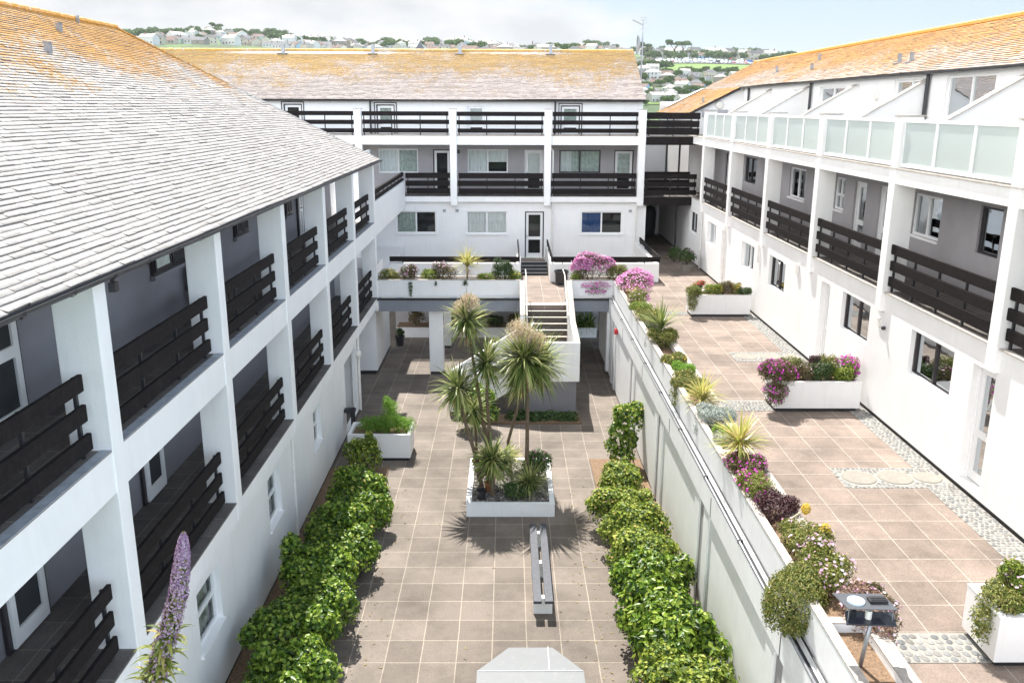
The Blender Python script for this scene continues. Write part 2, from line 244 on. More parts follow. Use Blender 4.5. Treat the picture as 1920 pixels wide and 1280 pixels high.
def mesh_obj(name, v, fcs, m, parent=None, org=(0, 0, 0), smooth=False, local=False):
    me = bpy.data.meshes.new(name)
    if len(v):
        v = np.asarray(v, dtype=float)
        if not local: v = v - np.array(org)
    me.from_pydata(v.tolist(), [], fcs); me.update()
    me.materials.append(m)
    if smooth: me.polygons.foreach_set('use_smooth', [True] * len(me.polygons))
    o = bpy.data.objects.new(name, me); col.objects.link(o)
    if parent is not None: o.parent = parent
    else: o.location = (org[0], org[1], org[2] + H)
    return o
def info(o, label=None, cat=None, group=None, kind=None):
    if label: o['label'] = label
    if cat: o['category'] = cat
    if group: o['group'] = group
    if kind: o['kind'] = kind
    return o
def thing(name, label, cat, org, group=None, rz=0):
    o = bpy.data.objects.new(name, None); o.empty_display_size = 0.2; col.objects.link(o); o.location = (org[0], org[1], org[2] + H); o.rotation_euler.z = rz
    o['org'] = [float(c) for c in org]; info(o, label, cat, group); return o
def rootof(o):
    while o.parent: o = o.parent
    return o
def part(p, name, mb, m, smooth=False, label=None, bevel=0):
    rt = rootof(p); org = tuple(rt['org']) if 'org' in rt else (rt.location.x, rt.location.y, rt.location.z - H)
    o = mesh_obj(name, mb.v, mb.f, m, p, org, smooth)
    if label: o['label'] = label
    if bevel:
        b = o.modifiers.new('bevel', 'BEVEL'); b.width = bevel; b.segments = 2; b.limit_method = 'ANGLE'
    return o
def solo(name, mb, m, label, cat, org, group=None, smooth=False, bevel=0):
    o = mesh_obj(name, mb.v, mb.f, m, None, org, smooth); o['org'] = [float(c) for c in org]; info(o, label, cat, group)
    if bevel:
        b = o.modifiers.new('bevel', 'BEVEL'); b.width = bevel; b.segments = 2; b.limit_method = 'ANGLE'
    return o
def struct(name, mb, m, kind='structure'):
    o = mesh_obj(name, mb.v, mb.f, m, None, (0, 0, 0)); o['kind'] = kind; return o
def kids(o): return [c for c in bpy.data.objects if c.parent == o]
def dup(root, loc, rz=None, label=None, group=None, s=None):
    def cp(o, par):
        c = o.copy(); col.objects.link(c); c.parent = par
        for k in o.children: cp(k, c)
        return c
    c = cp(root, None); c.location = (loc[0], loc[1], loc[2] + H)
    if rz is not None: c.rotation_euler.z = rz
    if s is not None: c.scale = (s, s, s) if not isinstance(s, tuple) else s
    if label: c['label'] = label
    if group: c['group'] = group
    return c
def fastmesh(name, V, F, m, parent=None, org=(0, 0, 0), smooth=False):
    """V (n,3) array, F (k,4) or (k,3) array"""
    me = bpy.data.meshes.new(name); V = np.asarray(V, dtype=np.float32) - np.array(org, dtype=np.float32); F = np.asarray(F, dtype=np.int32)
    me.vertices.add(len(V)); me.vertices.foreach_set('co', V.ravel()); me.loops.add(F.size); me.loops.foreach_set('vertex_index', F.ravel())
    me.polygons.add(len(F)); me.polygons.foreach_set('loop_start', np.arange(0, F.size, F.shape[1], dtype=np.int32))
    me.update(calc_edges=True); me.validate(); me.materials.append(m)
    if smooth: me.polygons.foreach_set('use_smooth', [True] * len(me.polygons))
    o = bpy.data.objects.new(name, me); col.objects.link(o)
    if parent is not None: o.parent = parent
    else: o.location = (org[0], org[1], org[2] + H)
    return o
# walls with openings -------------------------------------------------
def P(ax, c, n, u, z, d): return (c - n * d, u, z) if ax == 'x' else (u, c - n * d, z)
def wall(mb, ax, c, n, u0, u1, z0, z1, holes, rev=0.15):
    """a wall face at ax=c whose outside looks along n; holes = (u0,u1,z0,z1) with reveals rev deep"""
    us = sorted({u0, u1, *[h[0] for h in holes], *[h[1] for h in holes]}); zs = sorted({z0, z1, *[h[2] for h in holes], *[h[3] for h in holes]})
    us = [u for u in us if u0 <= u <= u1]; zs = [z for z in zs if z0 <= z <= z1]
    for i in range(len(us) - 1):
        run = None
        for j in range(len(zs) - 1):
            uc, zc = (us[i] + us[i + 1]) / 2, (zs[j] + zs[j + 1]) / 2
            solid = not any(h[0] < uc < h[1] and h[2] < zc < h[3] for h in holes)
            if solid: mb.quad(P(ax, c, n, us[i], zs[j], 0), P(ax, c, n, us[i + 1], zs[j], 0), P(ax, c, n, us[i + 1], zs[j + 1], 0), P(ax, c, n, us[i], zs[j + 1], 0))
    for (a, b, p, q) in [h[:4] for h in holes]:
        for (ua, za, ub, zb) in ((a, p, a, q), (b, p, b, q), (a, p, b, p), (a, q, b, q)):
            mb.quad(P(ax, c, n, ua, za, 0), P(ax, c, n, ub, zb, 0), P(ax, c, n, ub, zb, rev), P(ax, c, n, ua, za, rev))
def abox(mb, ax, c, n, u0, u1, z0, z1, d0, d1):
    a = P(ax, c, n, u0, z0, d0); b = P(ax, c, n, u1, z1, d1); mb.box(a[0], b[0], a[1], b[1], a[2], b[2])
def window(root, ax, c, n, h, rev=0.12, fr=None, div=(0.5,), hdiv=(), back=None, sill=True, fw=0.055, name='window', sillm=None):
    """frame sits rev deep in the opening h=(u0,u1,z0,z1); pane and what hangs behind it are its sub-parts"""
    fr = fr or UPVC; u0, u1, z0, z1 = h; m = MB()
    m_ = [(u0, u0 + fw, z0, z1), (u1 - fw, u1, z0, z1), (u0 + fw, u1 - fw, z0, z0 + fw), (u0 + fw, u1 - fw, z1 - fw, z1)]
    for q in div:
        x = u0 + (u1 - u0) * q; m_.append((x - fw * .6, x + fw * .6, z0 + fw, z1 - fw))
    for q in hdiv:
        x = z0 + (z1 - z0) * q; m_.append((u0 + fw, u1 - fw, x - fw * .6, x + fw * .6))
    for i, (a, b, p, q) in enumerate(m_): abox(m, ax, c, n, a, b, p, q, rev - 0.03 + (0.004 if i > 3 else 0), rev + 0.04)
    o = part(root, name, m, fr)
    g = MB(); g.quad(*[P(ax, c, n, a, b, rev + 0.012) for a, b in ((u0 + .02, z0 + .02), (u1 - .02, z0 + .02), (u1 - .02, z1 - .02), (u0 + .02, z1 - .02))]); part(o, 'pane', g, GLASS)
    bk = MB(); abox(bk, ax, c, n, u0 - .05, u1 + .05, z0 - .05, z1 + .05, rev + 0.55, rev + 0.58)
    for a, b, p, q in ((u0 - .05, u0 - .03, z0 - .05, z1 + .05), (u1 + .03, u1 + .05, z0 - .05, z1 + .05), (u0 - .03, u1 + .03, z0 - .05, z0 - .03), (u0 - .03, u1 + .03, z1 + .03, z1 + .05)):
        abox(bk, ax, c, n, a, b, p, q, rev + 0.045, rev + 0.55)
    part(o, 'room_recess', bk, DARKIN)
    if back is not None:
        backs = back if isinstance(back, list) else [(back, 0, 1, 0, 1)]
        for (bm_, a0, a1, b0, b1) in backs:
            cm = MB(); k = max(6, int((u1 - u0) * (a1 - a0) / 0.05)); ua, ub = u0 + (u1 - u0) * a0, u0 + (u1 - u0) * a1; za, zb = z0 + (z1 - z0) * b0, z0 + (z1 - z0) * b1
            for i in range(k):
                p, q = ua + (ub - ua) * i / k, ua + (ub - ua) * (i + 1) / k; dp, dq = rev + .09 + .02 * math.sin(i * 1.9), rev + .09 + .02 * math.sin((i + 1) * 1.9)
                cm.quad(P(ax, c, n, p, za, dp), P(ax, c, n, q, za, dq), P(ax, c, n, q, zb, dq), P(ax, c, n, p, zb, dp))
            part(o, 'curtain', cm, bm_)
    if sill:
        s = MB(); abox(s, ax, c, n, u0 - .04, u1 + .04, z0 - .06, z0 - .002, -.045, rev - .03); part(o, 'sill', s, sillm or WHITE)
    return o
def door(root, ax, c, n, h, rev=0.12, fr=None, leaf=None, split=0.42, back=None):
    fr = fr or UPVC; leaf = leaf or UPVC; u0, u1, z0, z1 = h; fw = .05; m = MB()
    for a, b, p, q in ((u0, u0 + fw, z0, z1), (u1 - fw, u1, z0, z1), (u0 + fw, u1 - fw, z1 - fw, z1)): abox(m, ax, c, n, a, b, p, q, rev - .04, rev + .05)
    o = part(root, 'door', m, fr)
    l = MB(); a, b = u0 + fw + .006, u1 - fw - .006; lw = .11; zs = z0 + (z1 - z0) * split
    for a0, a1, p, q in ((a, a + lw, z0 + .01, z1 - fw - .006), (b - lw, b, z0 + .01, z1 - fw - .006), (a + lw, b - lw, z0 + .01, z0 + .2), (a + lw, b - lw, z1 - fw - lw, z1 - fw - .006), (a + lw, b - lw, zs - .07, zs + .07)):
        abox(l, ax, c, n, a0, a1, p, q, rev, rev + .045)
    part(o, 'door_leaf', l, leaf)
    g = MB(); g.quad(*[P(ax, c, n, x, y, rev + .02) for x, y in ((a + .05, z0 + .1), (b - .05, z0 + .1), (b - .05, z1 - .1), (a + .05, z1 - .1))]); part(o, 'pane', g, GLASS)
    hd = MB(); abox(hd, ax, c, n, a + .03, a + .16, zs + .08, zs + .1, rev - .06, rev - .035); abox(hd, ax, c, n, a + .03, a + .05, zs + .04, zs + .14, rev - .034, rev - .002); part(o, 'handle', hd, METAL)
    bk = MB(); abox(bk, ax, c, n, u0, u1, z0, z1, rev + .3, rev + .32); part(o, 'room_recess', bk, DARKIN)
    if back:
        cm = MB(); abox(cm, ax, c, n, a + .04, b - .04, zs, z1 - .1, rev + .1, rev + .11); part(o, 'curtain', cm, back)
    return o
def railing(root, ax, c, u0, u1, zf, n, nb=3, posts=(0.33, 0.67), pitch=.36, bh=.2, th=.05, top=1.01, pm=None, ends=True):
    m = MB(); rr = random.Random(int((u0 + zf) * 977))
    for i in range(nb):
        e0, e1, zz = (rr.uniform(-.03, .03) for _ in range(3)); zz *= .3
        abox(m, ax, c, n, u0 + e0, u1 + e1, zf + top - pitch * i - bh + zz, zf + top - pitch * i + zz, 0, th)
    o = part(root, 'railing', m, TIMBER, bevel=.006)
    ps = [u0 + (u1 - u0) * p for p in posts] + ([u0 + .08, u1 - .08] if ends else [])
    for u in ps:
        q = MB(); abox(q, ax, c, n, u - .022, u + .022, zf - .02, zf + top - .03, th + .003, th + .045); part(o, 'rail_post', q, BLACK)
    return o
SLATE_EDGE = mat('dark_shaded_slate_edge', (0.17, 0.145, 0.125), .9, .4, 6)  # lip faces darkened in colour for shade between courses, plus joint grime
# slate roofs -----------------------------------------------------------
def slates(root, name, m, eave, up, along, rows, gauge, span, seed, wmin=.22, wmax=.42, thick=.022, sag=0.0, cap=None):
    """eave: point; up/along: unit vectors; span(row distance up the slope) -> (a0, a1) along the eave"""
    rg = np.random.default_rng(seed); up = np.array(up); al = np.array(along); nn = np.cross(al, up); nn = nn if nn[2] > 0 else -nn; V = []; e = np.array(eave, float)
    for r in range(rows):
        d0 = r * gauge; a0, a1 = span(d0 + gauge * .5); ws = rg.uniform(wmin, wmax, int((a1 - a0) / wmin) + 3); xs = a0 + np.concatenate([[0], np.cumsum(ws)]); xs = xs[xs < a1 - .05]; xs = np.append(xs, a1)
        n = len(xs) - 1; l, h = xs[:-1] + .0025, xs[1:] - .0025; jl = rg.normal(0, .0035, n) + .006 * np.sin(xs[:-1] * .9 + r * 1.3) ; t = thick + rg.normal(0, .004, n).clip(-.008, .012); tl = rg.normal(0, .0022, n)
        sg = sag * (np.sin(l * .55 + d0 * .8) + np.sin(l * .23 - d0 * 1.1))
        lo = d0 + jl; hi = d0 + gauge * 1.18 + 0 * lo
        def pt(a, d, hgt): return e + np.outer(a, al) + np.outer(d, up) + np.outer(hgt, nn)
        bl = pt(l, lo, sg - .006); br = pt(h, lo + tl, sg - .006); tl_ = pt(l, lo, t + sg); tr_ = pt(h, lo + tl, t + sg); ul = pt(l, hi, sg + .002); ur = pt(h, hi, sg + .002)
        V.append(np.stack([bl, br, tr_, tl_, ur, ul], 1).reshape(-1, 3))
    V = np.concatenate(V); k = len(V) // 6; b = (np.arange(k) * 6)[:, None]
    F = np.concatenate([b + np.array([[0, 1, 2, 3]]), b + np.array([[3, 2, 4, 5]])], 0)
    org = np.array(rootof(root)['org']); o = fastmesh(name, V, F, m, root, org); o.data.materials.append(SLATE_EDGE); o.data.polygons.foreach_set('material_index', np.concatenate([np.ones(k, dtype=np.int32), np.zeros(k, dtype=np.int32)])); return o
# ================================================================== SETTING
G, TZ = -9.5, -6.85
def ground():
    m = MB(); m.quad((-30, 2, G), (12, 2, G), (12, 50, G), (-30, 50, G)); struct('courtyard_paving', m, PAVE)
    m = MB(); m.box(4.46, 8.44, 3, 31.3, TZ - .25, TZ); m.box(3.9, 8.44, 31.3, 34.6, TZ - .25, TZ); m.box(6.2, 8.44, 34.6, 50, TZ - .25, TZ); struct('terrace_paving', m, PAVET)
    m = MB(); m.box(.45, 2.24, 31.32, 36.1, TZ - .2, TZ); m.box(-4.75, .45, 31.32, 32.1, TZ - .2, TZ); m.box(2.24, 3.9, 31.32, 34.6, TZ - .2, TZ); m.box(.62, 2.1, 30.45, 31.32, TZ - .2, TZ); struct('walkway_paving', m, PAVET)
ground()
# ---- pebbles set in mortar
def pebbles(rects, seed, holes=(), s=.075):
    rg = random.Random(seed); m = MB(); b = MB()
    for (x0, x1, y0, y1) in rects:
        b.box(x0, x1, y0, y1, TZ + .004, TZ + .008); y = y0 + s * .5; row = 0
        while y < y1 - .02:
            x = x0 + s * (.35 + .5 * (row % 2))
            while x < x1 - .02:
                px, py = x + rg.uniform(-.012, .012), y + rg.uniform(-.012, .012)
                if not any((px - hx) ** 2 + (py - hy) ** 2 < hr * hr for hx, hy, hr in holes):
                    m.blob((px, py, TZ + .006), s * rg.uniform(.34, .47), s * rg.uniform(.42, .56), .016, 7, 3, rg.uniform(-.6, .6))
                x += s * rg.uniform(.8, 1.05)
            y += s * rg.uniform(.85, 1.0); row += 1
    return m, b
circ = [(6.74, 15.41, .32), (7.44, 15.41, .32), (8.06, 15.41, .26), (6.80, 23.78, .32), (7.50, 23.78, .32), (8.08, 23.78, .24)]
rects = [(6.33, 7.72, 14.94, 15.88), (6.4, 7.72, 23.25, 24.25), (5.0, 6.25, 19.2, 19.97), (4.6, 6.2, 28.86, 29.48)]
m, b = pebbles(rects, 3, [(x, y, r + .05) for x, y, r in circ], .085); struct('pebble_bed', m, PEBM, 'stuff'); struct('pebble_mortar', b, MORTAR)
m, b = pebbles([(4.62, 6.22, 9.66, 10.31)], 5, (), .135); struct('pebble_bed', m, PEBM, 'stuff'); struct('pebble_mortar', b, MORTAR)
m, b = pebbles([(7.85, 8.42, 8.5, 14.93), (8.0, 8.42, 15.89, 23.24), (8.0, 8.42, 24.26, 33), (7.73, 8.42, 14.94, 15.88), (7.73, 8.42, 23.25, 24.25)], 7, [(x, y, r + .05) for x, y, r in circ], .09)
struct('pebble_bed', m, PEBM, 'stuff'); struct('pebble_mortar', b, MORTAR)
for i, (x, y, r) in enumerate(circ):
    m = MB(); m.lathe((x, y, TZ + .004), [(.0001, .02), (r - .012, .02), (r, .012), (r, 0)], 28)
    solo('stepping_stone', m, STONEC, 'round stepping stone in the pebble strip ' + ['before the near white door, farthest from the wall', 'before the near white door, middle one', 'before the near white door, next to the wall', 'behind the magenta planter, farthest from the wall', 'behind the magenta planter, middle one', 'behind the magenta planter, next to the wall'][i], 'paving stone', (x, y, TZ), 'round stepping stones in the terrace')
# ================================================================== LEFT WING
cl = [5.73, 9.91, 14.09, 18.25, 22.41, 26.63, 30.80]     # far edges of the piers
lw = thing('left_wing', 'long white building on the left with a big pale slate roof and timber-railed balconies', 'building', (-4.65, 18, G))
gh = [(11.87, 12.92, -8.27, -7.23), (15.95, 16.88, -8.25, -7.17), (20.12, 20.95, -8.22, -7.25), (24.3, 26.2, -9.35, -7.24)]
m = MB(); wall(m, 'x', -4.75, 1, 3, 26.6, -9.38, -6.62, gh, .13); m.box(-6.22, -4.76, 26.45, 26.6, -9.38, -6.95)
m.box(-6.25, -5.6, 24.1, 26.44, -9.38, -7.1)
part(lw, 'ground_wall', m, WHITE)
m = MB(); m.box(-4.9, -4.79, 3, 26.58, G, -9.38); m.box(-6.9, -4.8, 30.63, 34.2, G, -9.36); part(lw, 'plinth', m, BLACK)
for i, h in enumerate(gh[:3]):
    window(lw, 'x', -4.75, 1, h, .13, UPVC, (), (.5,), [(CURT, 0, 1, 0, 1)], True)
m = MB(); m.box(-9.0, -6.22, 3, 30.8, -9.4, -1.7); part(lw, 'recessed_wall', m, GREYL)
m = MB()
m.box(-6.22, -4.67, 3, 30.8, -4.47, -3.95); m.box(-6.22, -4.66, 3, 30.8, -6.95, -6.62); m.box(-6.22, -4.9, 3, 31, -1.92, -1.72)
part(lw, 'floor_slab', m, WHITE)
m = MB(); m.box(-6.21, -4.665, 3, 30.8, -3.948, -3.93); m.box(-6.21, -4.655, 3, 30.8, -6.618, -6.6); part(lw, 'balcony_floor', m, PAVEB)
m = MB(); m.box(-4.9, -4.66, 3, 30.85, -1.92, -1.7); part(lw, 'eaves_beam', m, WHITE)
for y in cl:
    m = MB(); m.box(-5.15, -4.65, y - .3, y, -6.93, -1.925); part(lw, 'pier', m, WHITE, bevel=.012)
m = MB(); m.box(-6.9, -4.76, 30.62, 34.2, -9.36, -6.9); m.box(-6.3, -6.2, 30.8, 40.2, -6.9, -1.9); m.box(-6.2, -4.76, 30.8, 33.0, -6.9, -5.6); part(lw, 'end_wall', m, WHITE)
for y0, y1 in zip(cl[:-1], cl[1:]):
    for zf in (-3.93, -6.6): railing(lw, 'x', -4.80, y0 + .02, y1 - .3 - .17, zf, 1, th=.055)
m = MB()
for k in range(62): m.box(-4.80, -4.662, 5.74 + k * .405, 5.74 + k * .405 + .395, -3.932, -3.922)
part(lw, 'ledge_tiles', m, mat('skylit_ledge_tile', (.30, .32, .35), .6, .2, 9))  # pale blue-grey tone paints in the skylight falling on the upper ledge
# things seen in the recessed wall
def lwin(y0, y1, z0, z1, fr=DARKFR, back=CURT): window(lw, 'x', -6.2, 1, (y0, y1, z0, z1), -.02, fr, (.5,), (), back, False)
for (a, b_, z0, z1, kind) in ((9.7, 10.65, -3.92, -1.95, 'd'), (14.97, 16.65, -2.87, -1.97, 'w'), (19.7, 20.7, -2.88, -1.97, 'w'), (24.3, 25.0, -2.97, -1.97, 'w'), (25.75, 26.32, -3.92, -1.97, 'd'), (6.4, 7.6, -2.9, -1.95, 'w'), (22.7, 23.6, -3.92, -1.97, 'd'),
                           (9.75 - .3, 10.45, -6.59, -4.6, 'd'), (13.65, 14.6, -6.59, -4.6, 'd'), (16.2, 17.4, -5.6, -4.62, 'w'), (20.6, 21.8, -5.6, -4.62, 'w'), (22.8, 23.7, -6.59, -4.6, 'd'), (6.6, 7.8, -5.6, -4.62, 'w')):
    m = MB(); m.box(-6.205, -6.16, a, b_, z0, z1)
    f_ = part(lw, 'window' if kind == 'w' else 'door', m, DARKFR)
    if kind == 'w':
        h = (b_ - a) / 2
        for j in (0, 1):
            q = MB(); y = a + .05 + j * (h - .02); w2 = h - .08
            for p0, p1, q0, q1 in ((y, y + w2, z0 + .05, z0 + .11), (y, y + w2, z1 - .11, z1 - .05), (y, y + .06, z0 + .11, z1 - .11), (y + w2 - .06, y + w2, z0 + .11, z1 - .11)): q.box(-6.158, -6.13, p0, p1, q0, q1)
            part(f_, 'casement', q, DARKFR if a > 9 and z0 > -4 else UPVC); g = MB(); g.box(-6.157, -6.145, y + .06, y + w2 - .06, z0 + .11, z1 - .11); part(f_, 'pane', g, [CURT, DARKIN][j] if a < 16 else DARKIN)
        g = MB(); g.box(-6.2, -6.12, a - .04, b_ + .04, z0 - .07, z0 - .002); part(f_, 'sill', g, GREYL)
    else:
        q = MB(); y0, y1 = a + .09, b_ - .09
        for p0, p1, q0, q1 in ((y0, y0 + .12, z0 + .03, z1 - .08), (y1 - .12, y1, z0 + .03, z1 - .08), (y0 + .12, y1 - .12, z0 + .03, z0 + .25), (y0 + .12, y1 - .12, z1 - .2, z1 - .08), (y0 + .12, y1 - .12, z0 + .9, z0 + 1.05)): q.box(-6.159, -6.12, p0, p1, q0, q1)
        part(f_, 'door_leaf', q, UPVC); g = MB(); g.box(-6.157, -6.15, y0 + .12, y1 - .12, z0 + .25, z1 - .2); part(f_, 'pane', g, DARKIN); g = MB(); g.box(-6.12, -6.07, y0 + .03, y0 + .14, z0 + 1.0, z0 + 1.03); part(f_, 'handle', g, METAL)
SL_L = slatemat('pale_slate_left', (0.495, 0.455, 0.42), (0.41, 0.375, 0.345), (0.42, 0.19, 0.03), 8.7, 11.1, -.36, .44)
s_ = math.atan(.62); uL = (-math.cos(s_), 0, math.sin(s_)); Ls = 6.15 / math.cos(s_)
# main slope, then the hipped end
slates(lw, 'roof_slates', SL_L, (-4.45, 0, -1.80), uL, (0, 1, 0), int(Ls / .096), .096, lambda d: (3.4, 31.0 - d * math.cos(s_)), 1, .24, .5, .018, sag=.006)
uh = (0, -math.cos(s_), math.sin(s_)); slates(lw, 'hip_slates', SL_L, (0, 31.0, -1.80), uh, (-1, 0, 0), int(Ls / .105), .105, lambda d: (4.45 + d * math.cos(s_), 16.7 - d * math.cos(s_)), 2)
m = MB(); e = -1.83; rz = e + 6.15 * .62
m.quad((-4.5, 3.4, e), (-4.5, 30.95, e), (-10.6, 24.85, rz), (-10.6, 3.4, rz)); m.quad((-16.7, 3.4, e), (-10.6, 3.4, rz), (-10.6, 24.85, rz), (-16.7, 30.95, e)); m.poly([(-4.5, 30.95, e), (-16.7, 30.95, e), (-10.6, 24.85, rz)]); m.poly([(-4.5, 3.4, e), (-10.6, 3.4, rz), (-16.7, 3.4, e)]); m.quad((-4.5, 3.4, e), (-16.7, 3.4, e), (-16.7, 30.95, e), (-4.5, 30.95, e))
part(lw, 'roof_deck', m, TIMBER)
m = MB()
for k in range(48):
    y = 3.4 + k * .45; m.tube((-10.6, y, rz + .045), (-10.6, y + .44, rz + .05), .075, .085, 8)
m.tube((-4.5, 30.98, e + .05), (-10.6, 24.88, rz + .06), .035, .035, 6); part(lw, 'ridge_tile', m, SL_L)
def gutter(root, pts, r=.06):
    m = MB()
    for a, b_ in zip(pts[:-1], pts[1:]):
        a = Vector(a); b_ = Vector(b_); d = (b_ - a).normalized(); s = Vector((0, 0, 1)).cross(d); pr = [(-1, .02), (-.95, -.55), (-.5, -.95), (.5, -.95), (.95, -.55), (1, .02), (.86, .02), (.7, -.6), (-.7, -.6), (-.86, .02)]
        q = [[c + s * (x * r) + Vector((0, 0, z * r)) for x, z in pr] for c in (a, b_)]; n = len(m.v); m.v += [tuple(v) for v in q[0] + q[1]]
        for i in range(10): j = (i + 1) % 10; m.f.append((n + i, n + j, n + 10 + j, n + 10 + i))
        m.f.append(tuple(range(n, n + 10))); m.f.append(tuple(range(n + 19, n + 9, -1)))
    g = part(root, 'gutter', m, GUTTER); b = MB()
    for a, b_ in zip(pts[:-1], pts[1:]):
        a = Vector(a); b_ = Vector(b_); k = max(1, int((b_ - a).length / .93)); d = (b_ - a).normalized(); s = Vector((0, 0, 1)).cross(d)
        for i in range(k):
            c = a + d * (i + .5) * (b_ - a).length / k; pr = [(-1.12, .1), (-1.1, -.7), (-.6, -1.12), (.6, -1.12), (1.1, -.7), (1.12, .1)]
            for (x0, z0), (x1, z1) in zip(pr[:-1], pr[1:]):
                p0 = c + s * (x0 * r) + Vector((0, 0, z0 * r)); p1 = c + s * (x1 * r) + Vector((0, 0, z1 * r)); b.quad(p0 - d * .02, p0 + d * .02, p1 + d * .02, p1 - d * .02)
    part(g, 'gutter_bracket', b, BLACK); return g
gutter(lw, [(-4.42, 3.4, -1.80), (-4.42, 31.02, -1.80)])
def vent(root, x, y, z, s=1, nm='roof_vent'):
    m = MB(); m.box(x - .09 * s, x + .09 * s, y - .09 * s, y + .09 * s, z - .2, z + .33 * s); m.box(x - .11 * s, x + .11 * s, y - .11 * s, y + .11 * s, z + .33 * s, z + .37 * s); m.box(x - .3 * s, x + .25 * s, y - .2 * s, y + .2 * s, z - .14, z - .10); part(root, nm, m, METAL)
vent(lw, -9.9, 20.4, 1.55, .55); vent(lw, -8.95, 17.9, .97, .6); vent(lw, -9.6, 26.4, 1.05, .8); vent(lw, -10.5, 22.6, 1.98, .35)
# security light under the eaves and downpipes
m = MB(); m.box(-4.64, -4.56, 9.96, 10.06, -2.1, -1.99); m.box(-4.62, -4.58, 9.98, 10.02, -1.99, -1.92); part(lw, 'security_light', m, BLACK)
m = MB(); m.tube((-4.72, 17.9, -6.9), (-4.72, 17.9, -9.35), .035); part(lw, 'downpipe', m, PVC)
m = MB(); m.tube((-4.70, 26.45, -6.7), (-4.70, 26.45, -9.4), .04); part(lw, 'downpipe', m, PVC)
m = MB(); m.lathe((-4.70, 26.3, -7.5), [(.001, .12), (.1, .1), (.12, 0), (.1, -.08), (.001, -.1)], 12); part(lw, 'globe_lamp', m, PVC)
# ---- walkway joining left wing to the far range
lk = thing('link_walkway', 'white-sided open walkway joining the left building to the far range', 'walkway', (-5.4, 35.5, -4.45))
m = MB(); m.box(-4.85, -4.66, 30.85, 39.98, -4.45, -3.25); m.box(-6.2, -4.86, 30.85, 41.5, -4.45, -3.95); part(lk, 'parapet', m, WHITE)
m = MB(); m.box(-4.8, -4.70, 30.9, 39.9, -3.02, -2.86); m.box(-4.8, -4.70, 30.9, 39.9, -3.22, -3.13)
ra = part(lk, 'railing', m, TIMBER)
for k in range(8):
    q = MB(); q.box(-4.76, -4.72, 31.3 + k * 1.15, 31.34 + k * 1.15, -3.25, -2.9); part(ra, 'rail_post', q, BLACK)
# ================================================================== FAR RANGE
fr = thing('far_range', 'three-storey white range across the far end with a lichen-covered slate roof', 'building', (0, 41, G))
fg = [(-5.13, -3.29, -5.66, -4.65), (-1.89, -.02, -5.68, -4.65), (.80, 1.68, -6.79, -4.65), (3.38, 5.29, -5.67, -4.65)]
m = MB(); wall(m, 'y', 40.2, -1, -6.3, 6.35, -6.9, -3.98, fg, .1); m.box(6.35, 6.36, 40.2, 47, -9, -4); part(fr, 'ground_wall', m, WHITE)
window(fr, 'y', 40.2, -1, fg[0], .1, UPVC, (.5,), (), [(CURT, 0, .5, 0, 1)], True); window(fr, 'y', 40.2, -1, fg[1], .1, UPVC, (.5,), (), [(CURTW, 0, 1, 0, 1)], True)
window(fr, 'y', 40.2, -1, fg[3], .1, UPVC, (.5,), (), [(BLUEC, 0, .5, 0, 1)], True); door(fr, 'y', 40.2, -1, fg[2], .1, DARKFR, UPVC, .42)
fm = [(-6.04, -4.19, -3.02, -1.92), (-3.49, -2.66, -3.93, -1.94), (-1.87, .01, -3.0, -1.93), (.79, 1.68, -3.93, -1.95), (2.42, 4.35, -3.0, -1.95), (4.99, 5.9, -3.93, -1.95)]
m = MB(); wall(m, 'y', 41.57, -1, -14, 6.35, -3.95, -1.66, fm, .08); m.box(6.35, 6.4, 41.5, 47.5, -3.9, -1.7); part(fr, 'middle_wall', m, GREYR)
window(fr, 'y', 41.57, -1, fm[0], .08, UPVC, (.5,), (), [(CURTW, 0, .48, 0, 1), (CURT, .5, 1, 0, 1)], False); window(fr, 'y', 41.57, -1, fm[2], .08, UPVC, (.5,), (), [(CURTW, 0, .5, 0, 1), (CURTW, .5, 1, .45, 1)], False)
window(fr, 'y', 41.57, -1, fm[4], .08, DARKFR, (.5,), (), [(CURTW, 0, .3, 0, 1), (CURT, .3, 1, 0, 1)], False)
door(fr, 'y', 41.57, -1, fm[1], .08, DARKFR, UPVC); door(fr, 'y', 41.57, -1, fm[3], .08, UPVC, UPVC, back=CURTW); door(fr, 'y', 41.57, -1, fm[5], .08, DARKFR, UPVC, back=CURT)
ft = [(-10.58, -9.71, -1.3, .1), (-6.21, -5.34, -1.3, .08), (-1.94, -1.04, -1.3, .06), (2.5, 3.43, -1.3, .06)]
m = MB(); wall(m, 'y', 42.6, -1, -26, 6.4, -1.35, .36, ft, .06)
m.poly([(6.4, 42.6, -9), (6.4, 52, -9), (6.4, 52, .3), (6.4, 47.2, 2.66), (6.4, 42.6, .34)]); part(fr, 'upper_wall', m, WHITE)
for i, h in enumerate(ft): door(fr, 'y', 42.6, -1, h, .06, [DARKFR, DARKFR, UPVC, DARKFR][i], UPVC, .3, back=[None, CURT, CURTW, CURT][i])
for i, h in enumerate(ft):
    q = MB(); a, b_, z0, z1 = h
    for (p0, p1, q0, q1) in ((a - .1, a - .06, z0, z1 + .1), (b_ + .06, b_ + .1, z0, z1 + .1), (a - .06, b_ + .06, z1 + .06, z1 + .1)): q.box(p0, p1, 42.57, 42.6, q0, q1)
    part(fr, 'door_trim', q, UPVC if i == 2 else BLACK)
m = MB(); m.box(-26, 6.35, 40.02, 42.6, -1.62, -1.27); m.box(-6.2, 6.2, 40.02, 41.57, -4.2, -3.95); m.box(-26, 6.2, 40.0, 40.04, -1.66, -1.25); part(fr, 'floor_slab', m, WHITE)
